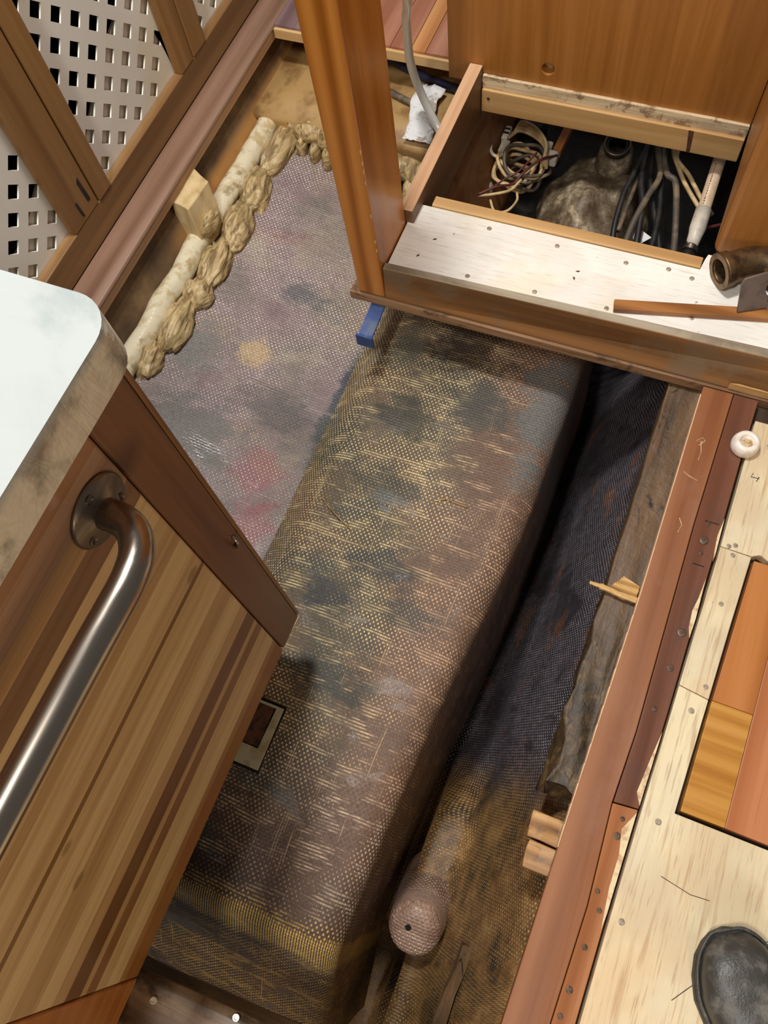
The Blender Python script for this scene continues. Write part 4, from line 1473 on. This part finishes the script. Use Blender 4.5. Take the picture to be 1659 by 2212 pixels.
t = thing('cross_beam', 'wet dirty timber beam across the near end of the bilge', 'beam', (-0.2, -0.33, -0.03))
m = MB()
m.hexa([(-0.40, -0.42, -0.07), (0.09, -0.42, -0.07), (0.09, -0.258, -0.07), (-0.40, -0.279, -0.07), (-0.40, -0.42, 0.0), (0.09, -0.42, 0.0), (0.09, -0.258, -0.003), (-0.40, -0.279, -0.003)])
m.rough(0.0022, 30, cuts=10)
m.build('timber', M_CROSS, t, smooth=True)
for (x, y, mt) in ((-0.307, -0.300, M_CARD), (-0.203, -0.276, M_STEEL)):
    m = MB()
    m.lathe([(0, 0.003), (0.0022, 0.003), (0.0028, 0.004), (0.0042, 0.004), (0.0045, 0.002), (0.0045, -0.002)], 14, Matrix.Translation((x, y, 0)))
    m.build('screw', mt, t)

t = thing('metal_bracket', 'pale C-shaped metal plate on the keel box below the bamboo locker', 'bracket', (-0.36, 0.04, -0.134))
m = MB()
m.prism([(-0.338, 0.0905), (-0.372, 0.0905), (-0.390, 0.0905), (-0.390, 0.0865), (-0.3495, 0.0865), (-0.3515, 0.022), (-0.390, 0.022), (-0.390, -0.0075), (-0.3375, -0.0075)], -0.1325, -0.1295)
m.build('plate', M_CARD, t, bevel=0.0005)
m = MB()
m.box(-0.392, -0.3525, 0.0225, 0.086, -0.1345, -0.131)
m.rough(0.0012, 60, cuts=3)
m.build('wood_insert', M_RUSTWOOD, t)
m = MB()
m.box(-0.400, -0.335, -0.012, 0.094, -0.150, -0.1326)
m.build('packing', M_BLACKHOLE, t)

# ------------------------------------------------------------------ galley locker, counter, rail
t = thing('galley_locker', 'strip-laminated bamboo galley locker with dark corner stile', 'locker', (-0.338, 0, 0))
m = MB()
m.box(-0.356, -0.338, -0.2865, 0.1578, 0.0, 0.679)
m.build('front_panel', M_LOCKER, t, bevel=0.004, seg=3)
m = MB()
m.box(-0.356, -0.3372, 0.1585, 0.2085, 0.004, 0.679)
m.build('corner_stile', M_STILE, t, bevel=0.0025)
m = MB()
m.box(-0.362, -0.3382, 0.209, 0.2155, 0.004, 0.679)
m.build('corner_bead', M_STILE_TRIM, t, bevel=0.0025)
m = MB()
m.box(-0.356, -0.338, -0.60, -0.2872, 0.0, 0.679)
m.build('near_rail', M_ORANGE, t, bevel=0.002)
m = MB()
m.box(-0.93, -0.3565, -0.60, 0.2085, 0.006, 0.679)
m.build('carcass', M_DARKWOOD, t)
m = MB()
m.tube(smooth_path([(-0.3375, 0.1995, 0.345), (-0.333, 0.1985, 0.343), (-0.331, 0.1965, 0.337), (-0.333, 0.195, 0.331), (-0.3375, 0.194, 0.329)], 5), 0.0021, 10)
m.tube([(-0.3375, 0.1965, 0.328), (-0.3345, 0.1965, 0.326)], 0.0035, 10)
m.build('wire_catch', M_STEEL, t, smooth=True)

o = plate('countertop', [(-0.95, -0.62), (-0.312, -0.62), (-0.312, 0.190)] + [(-0.342 + 0.030 * math.cos(a), 0.190 + 0.030 * math.sin(a)) for a in [PI / 2 * k / 8 for k in range(1, 9)]] + [(-0.95, 0.220)], [], 0.042, M_COUNTER, None, Matrix.Translation((0, 0, 0.7015)), 0.0)
for p in o.data.polygons: p.use_smooth = True
md = o.modifiers.new('bevel', 'BEVEL')
md.width = 0.0195
md.segments = 6
md.harden_normals = True
md.limit_method = 'ANGLE'
tag(o, 'glossy white marble-look countertop with rounded smudged edge', 'countertop')

t = thing('grab_rail', 'brushed stainless steel grab rail on the bamboo locker front', 'grab rail', (-0.338, 0.12, 0.59))
m = MB()
ar = [(-0.3375, 0.121, 0.590), (-0.330, 0.121, 0.590), (-0.318, 0.1205, 0.591), (-0.305, 0.117, 0.593), (-0.294, 0.109, 0.596), (-0.2855, 0.096, 0.599), (-0.281, 0.078, 0.602), (-0.280, 0.055, 0.604), (-0.280, 0.0, 0.606), (-0.280, -0.2, 0.608), (-0.280, -0.44, 0.610)]
m.tube(smooth_path(ar, 6), 0.0128, 28)
m.build('tube', M_STEEL, t, smooth=True)
m = MB()
Mf = Matrix.Translation((-0.338, 0.1215, 0.5885)) @ Matrix.Rotation(PI / 2, 4, 'Y')
m.lathe([(0, 0.0), (0.0305, 0.0), (0.031, 0.0015), (0.029, 0.0035), (0.020, 0.0045), (0.0145, 0.0085), (0.0, 0.0085)], 36, Mf)
fl_ = m.build('flange', M_STEEL_D, t, smooth=True)
for a in (0.6, 2.75, 4.7):
    m = MB()
    m.lathe([(0, 0.0032), (0.0042, 0.0034), (0.0042, 0.0048), (0.003, 0.0054), (0.0018, 0.0036), (0, 0.0036)], 14, Mf @ Matrix.Translation((0.0225 * math.sin(a) * 1.0, 0.0225 * math.cos(a), 0.0)))
    m.build('screw', M_SCREW, fl_)

# ------------------------------------------------------------------ lattice cabinet
t = thing('lattice_cabinet', 'teak-framed cabinet front with white diagonal lattice panels', 'cabinet', (-0.98, 0.9, 0))
m = MB()
m.box(-0.998, -0.978, 0.0, 1.95, 0.0, 0.062)
m.build('bottom_rail', M_FRAME, t, bevel=0.002)
m = MB()
m.box(-0.998, -0.978, 0.0, 1.95, 0.60, 0.66)
m.build('top_rail', M_FRAME, t, bevel=0.002)
for a, b, x in ((0.693, 0.7735, -0.9775), (0.7765, 0.817, -0.976), (1.105, 1.152, -0.977), (1.1545, 1.206, -0.9765), (0.25, 0.30, -0.977), (1.55, 1.64, -0.977)):
    m = MB()
    m.box(-0.996, x, a, b, 0.0615, 0.602)
    m.build('stile', M_FRAME_Z, t, bevel=0.003)
m = MB()
m.prism([(0.752, 0.085), (0.760, 0.085), (0.757, 0.135), (0.750, 0.128)], -0.980, -0.9768, 'x')
m.prism([(0.726, 0.075), (0.731, 0.072), (0.729, 0.105), (0.724, 0.105)], -0.980, -0.9768, 'x')
m.build('hinge', M_BLACK, t)
e1_, e2_ = (0.0333, -0.0307), (-0.0305, -0.0308)
for (a, b) in ((0.29, 0.70), (0.810, 1.112), (1.199, 1.56)):
    holes = []
    for i in range(-30, 30):
        for j in range(-30, 30):
            cy2, cz2 = 0.866 + i * e1_[0] + j * e2_[0], 0.355 + i * e1_[1] + j * e2_[1]
            if a + 0.012 < cy2 < b - 0.012 and 0.064 < cz2 < 0.598:
                h = 0.255
                holes.append([(cy2 + h * (sx * e1_[0] + sy * e2_[0]), cz2 + h * (sx * e1_[1] + sy * e2_[1])) for sx, sy in ((-1, -1), (1, -1), (1, 1), (-1, 1))])
    Ml = Matrix(((0, 0, 1, -1.0005), (1, 0, 0, 0), (0, 1, 0, 0), (0, 0, 0, 1)))
    plate('lattice_panel', [(a - 0.003, 0.045), (b + 0.003, 0.045), (b + 0.003, 0.612), (a - 0.003, 0.612)], holes, 0.003, M_LATTICE, t, Ml)
for pts in ([(0.81, 0.05), (1.115, 0.05), (1.115, 0.262), (1.0, 0.222), (0.92, 0.185), (0.81, 0.120)], [(0.29, 0.05), (0.70, 0.05), (0.70, 0.165), (0.62, 0.125), (0.29, 0.03 + 0.05)], [(1.2, 0.05), (1.56, 0.05), (1.56, 0.35), (1.2, 0.29)]):
    m = MB()
    m.prism(pts, -1.0105, -1.0065, 'x')
    m.build('backing_board', M_SHELF, t)
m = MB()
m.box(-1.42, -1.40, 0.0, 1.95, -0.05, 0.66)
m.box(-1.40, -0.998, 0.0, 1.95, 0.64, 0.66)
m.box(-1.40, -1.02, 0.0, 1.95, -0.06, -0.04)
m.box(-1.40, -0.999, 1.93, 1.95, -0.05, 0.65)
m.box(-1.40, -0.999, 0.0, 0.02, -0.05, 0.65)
m.build('shade_lining', M_DARK, t)  # near-black lining paints in the darkness behind the lattice

# ------------------------------------------------------------------ shoe
t = thing('shoe', 'scuffed black leather shoe toe on the cream floor, lower right', 'shoe', (0.36, -0.09, 0))
ax = Vector((-0.50, 0.866, 0))
sd = Vector((0.866, 0.50, 0))
tip = Vector((0.3035, 0.0385, 0))
OUT = [(0.0, 0.0, 0.0), (0.004, -0.017, 0.019), (0.012, -0.029, 0.033), (0.025, -0.041, 0.043), (0.045, -0.050, 0.049), (0.07, -0.0545, 0.051), (0.095, -0.0505, 0.050), (0.13, -0.046, 0.044), (0.17, -0.040, 0.037), (0.21, -0.036, 0.034), (0.25, -0.034, 0.033), (0.275, -0.027, 0.027), (0.288, -0.014, 0.014), (0.292, 0, 0)]


def width(s_):
    for (a, l0, r0_), (b, l1, r1) in zip(OUT, OUT[1:]):
        if s_ <= b:
            q = (s_ - a) / (b - a)
            return lerp(l0, l1, q), lerp(r0_, r1, q)
    return 0, 0


def pt(s_, w_, z): return tip - ax * s_ + sd * w_ + Vector((0, 0, z))


m = MB()
lo = [pt(s_, l, 0.0005) for s_, l, r in OUT] + [pt(s_, r, 0.0005) for s_, l, r in OUT[-2:0:-1]]
v0 = [m.b.verts.new(p) for p in lo]
v1 = [m.b.verts.new(p + Vector((0, 0, 0.017))) for p in lo]
m.b.faces.new(v0[::-1])
m.b.faces.new(v1)
for i in range(len(lo)):
    k = (i + 1) % len(lo)
    m.b.faces.new((v0[i], v0[k], v1[k], v1[i]))
m.build('sole', M_SOLE, t, bevel=0.003)
m = MB()
SH = [(0.007, 0.020), (0.012, 0.030), (0.022, 0.040), (0.04, 0.047), (0.065, 0.051), (0.09, 0.056), (0.115, 0.066), (0.14, 0.079), (0.17, 0.094), (0.20, 0.102), (0.24, 0.100), (0.27, 0.098), (0.284, 0.085)]
rings = []
ss = [0.0075 + 0.0085 * i for i in range(33)]
for s_ in ss:
    l, r = width(s_)
    ins = 0.0055
    l, r = l + ins, r - ins
    if r - l < 0.006: l, r = -0.003, 0.003
    hh = interp(s_, SH) - 0.016
    hh += 0.0012 * math.sin(s_ * 300) * (1 if 0.055 < s_ < 0.12 else 0)
    ring = []
    for k in range(17):
        a = PI * k / 16
        cxx = (l + r) / 2 - (r - l) / 2 * math.copysign(abs(math.cos(a)) ** 0.75, math.cos(a))
        ring.append(m.b.verts.new(pt(s_, cxx, 0.0165 + hh * math.sin(a) ** 0.62 if 0 < k < 16 else 0.0165)))
    rings.append(ring)
for a, b in zip(rings, rings[1:]):
    for k in range(16):
        m.b.faces.new((a[k], a[k + 1], b[k + 1], b[k]))
m.b.faces.new(rings[0])
m.b.faces.new(rings[-1])
o = m.build('upper', M_LEATHER, t, smooth=True)
m = MB()
wl = [pt(s_, l * 0.93, 0.0185) for s_, l, r in OUT[1:8]][::-1] + [pt(0.0035, 0, 0.0185)] + [pt(s_, r * 0.93, 0.0185) for s_, l, r in OUT[1:8]]
m.tube(smooth_path(wl, 5), 0.0022, 8)
m.build('welt', M_LEATHER, t, smooth=True)
m = MB()
m.tube([pt(0.118, -0.036 + 0.0045 * k, 0.0166 + 0.053 * math.sin(PI * (k + 0.5) / 16.5) ** 0.62) for k in range(0, 17)], 0.0015, 6)
m.build('vamp_seam', M_SOLE, t, smooth=True)
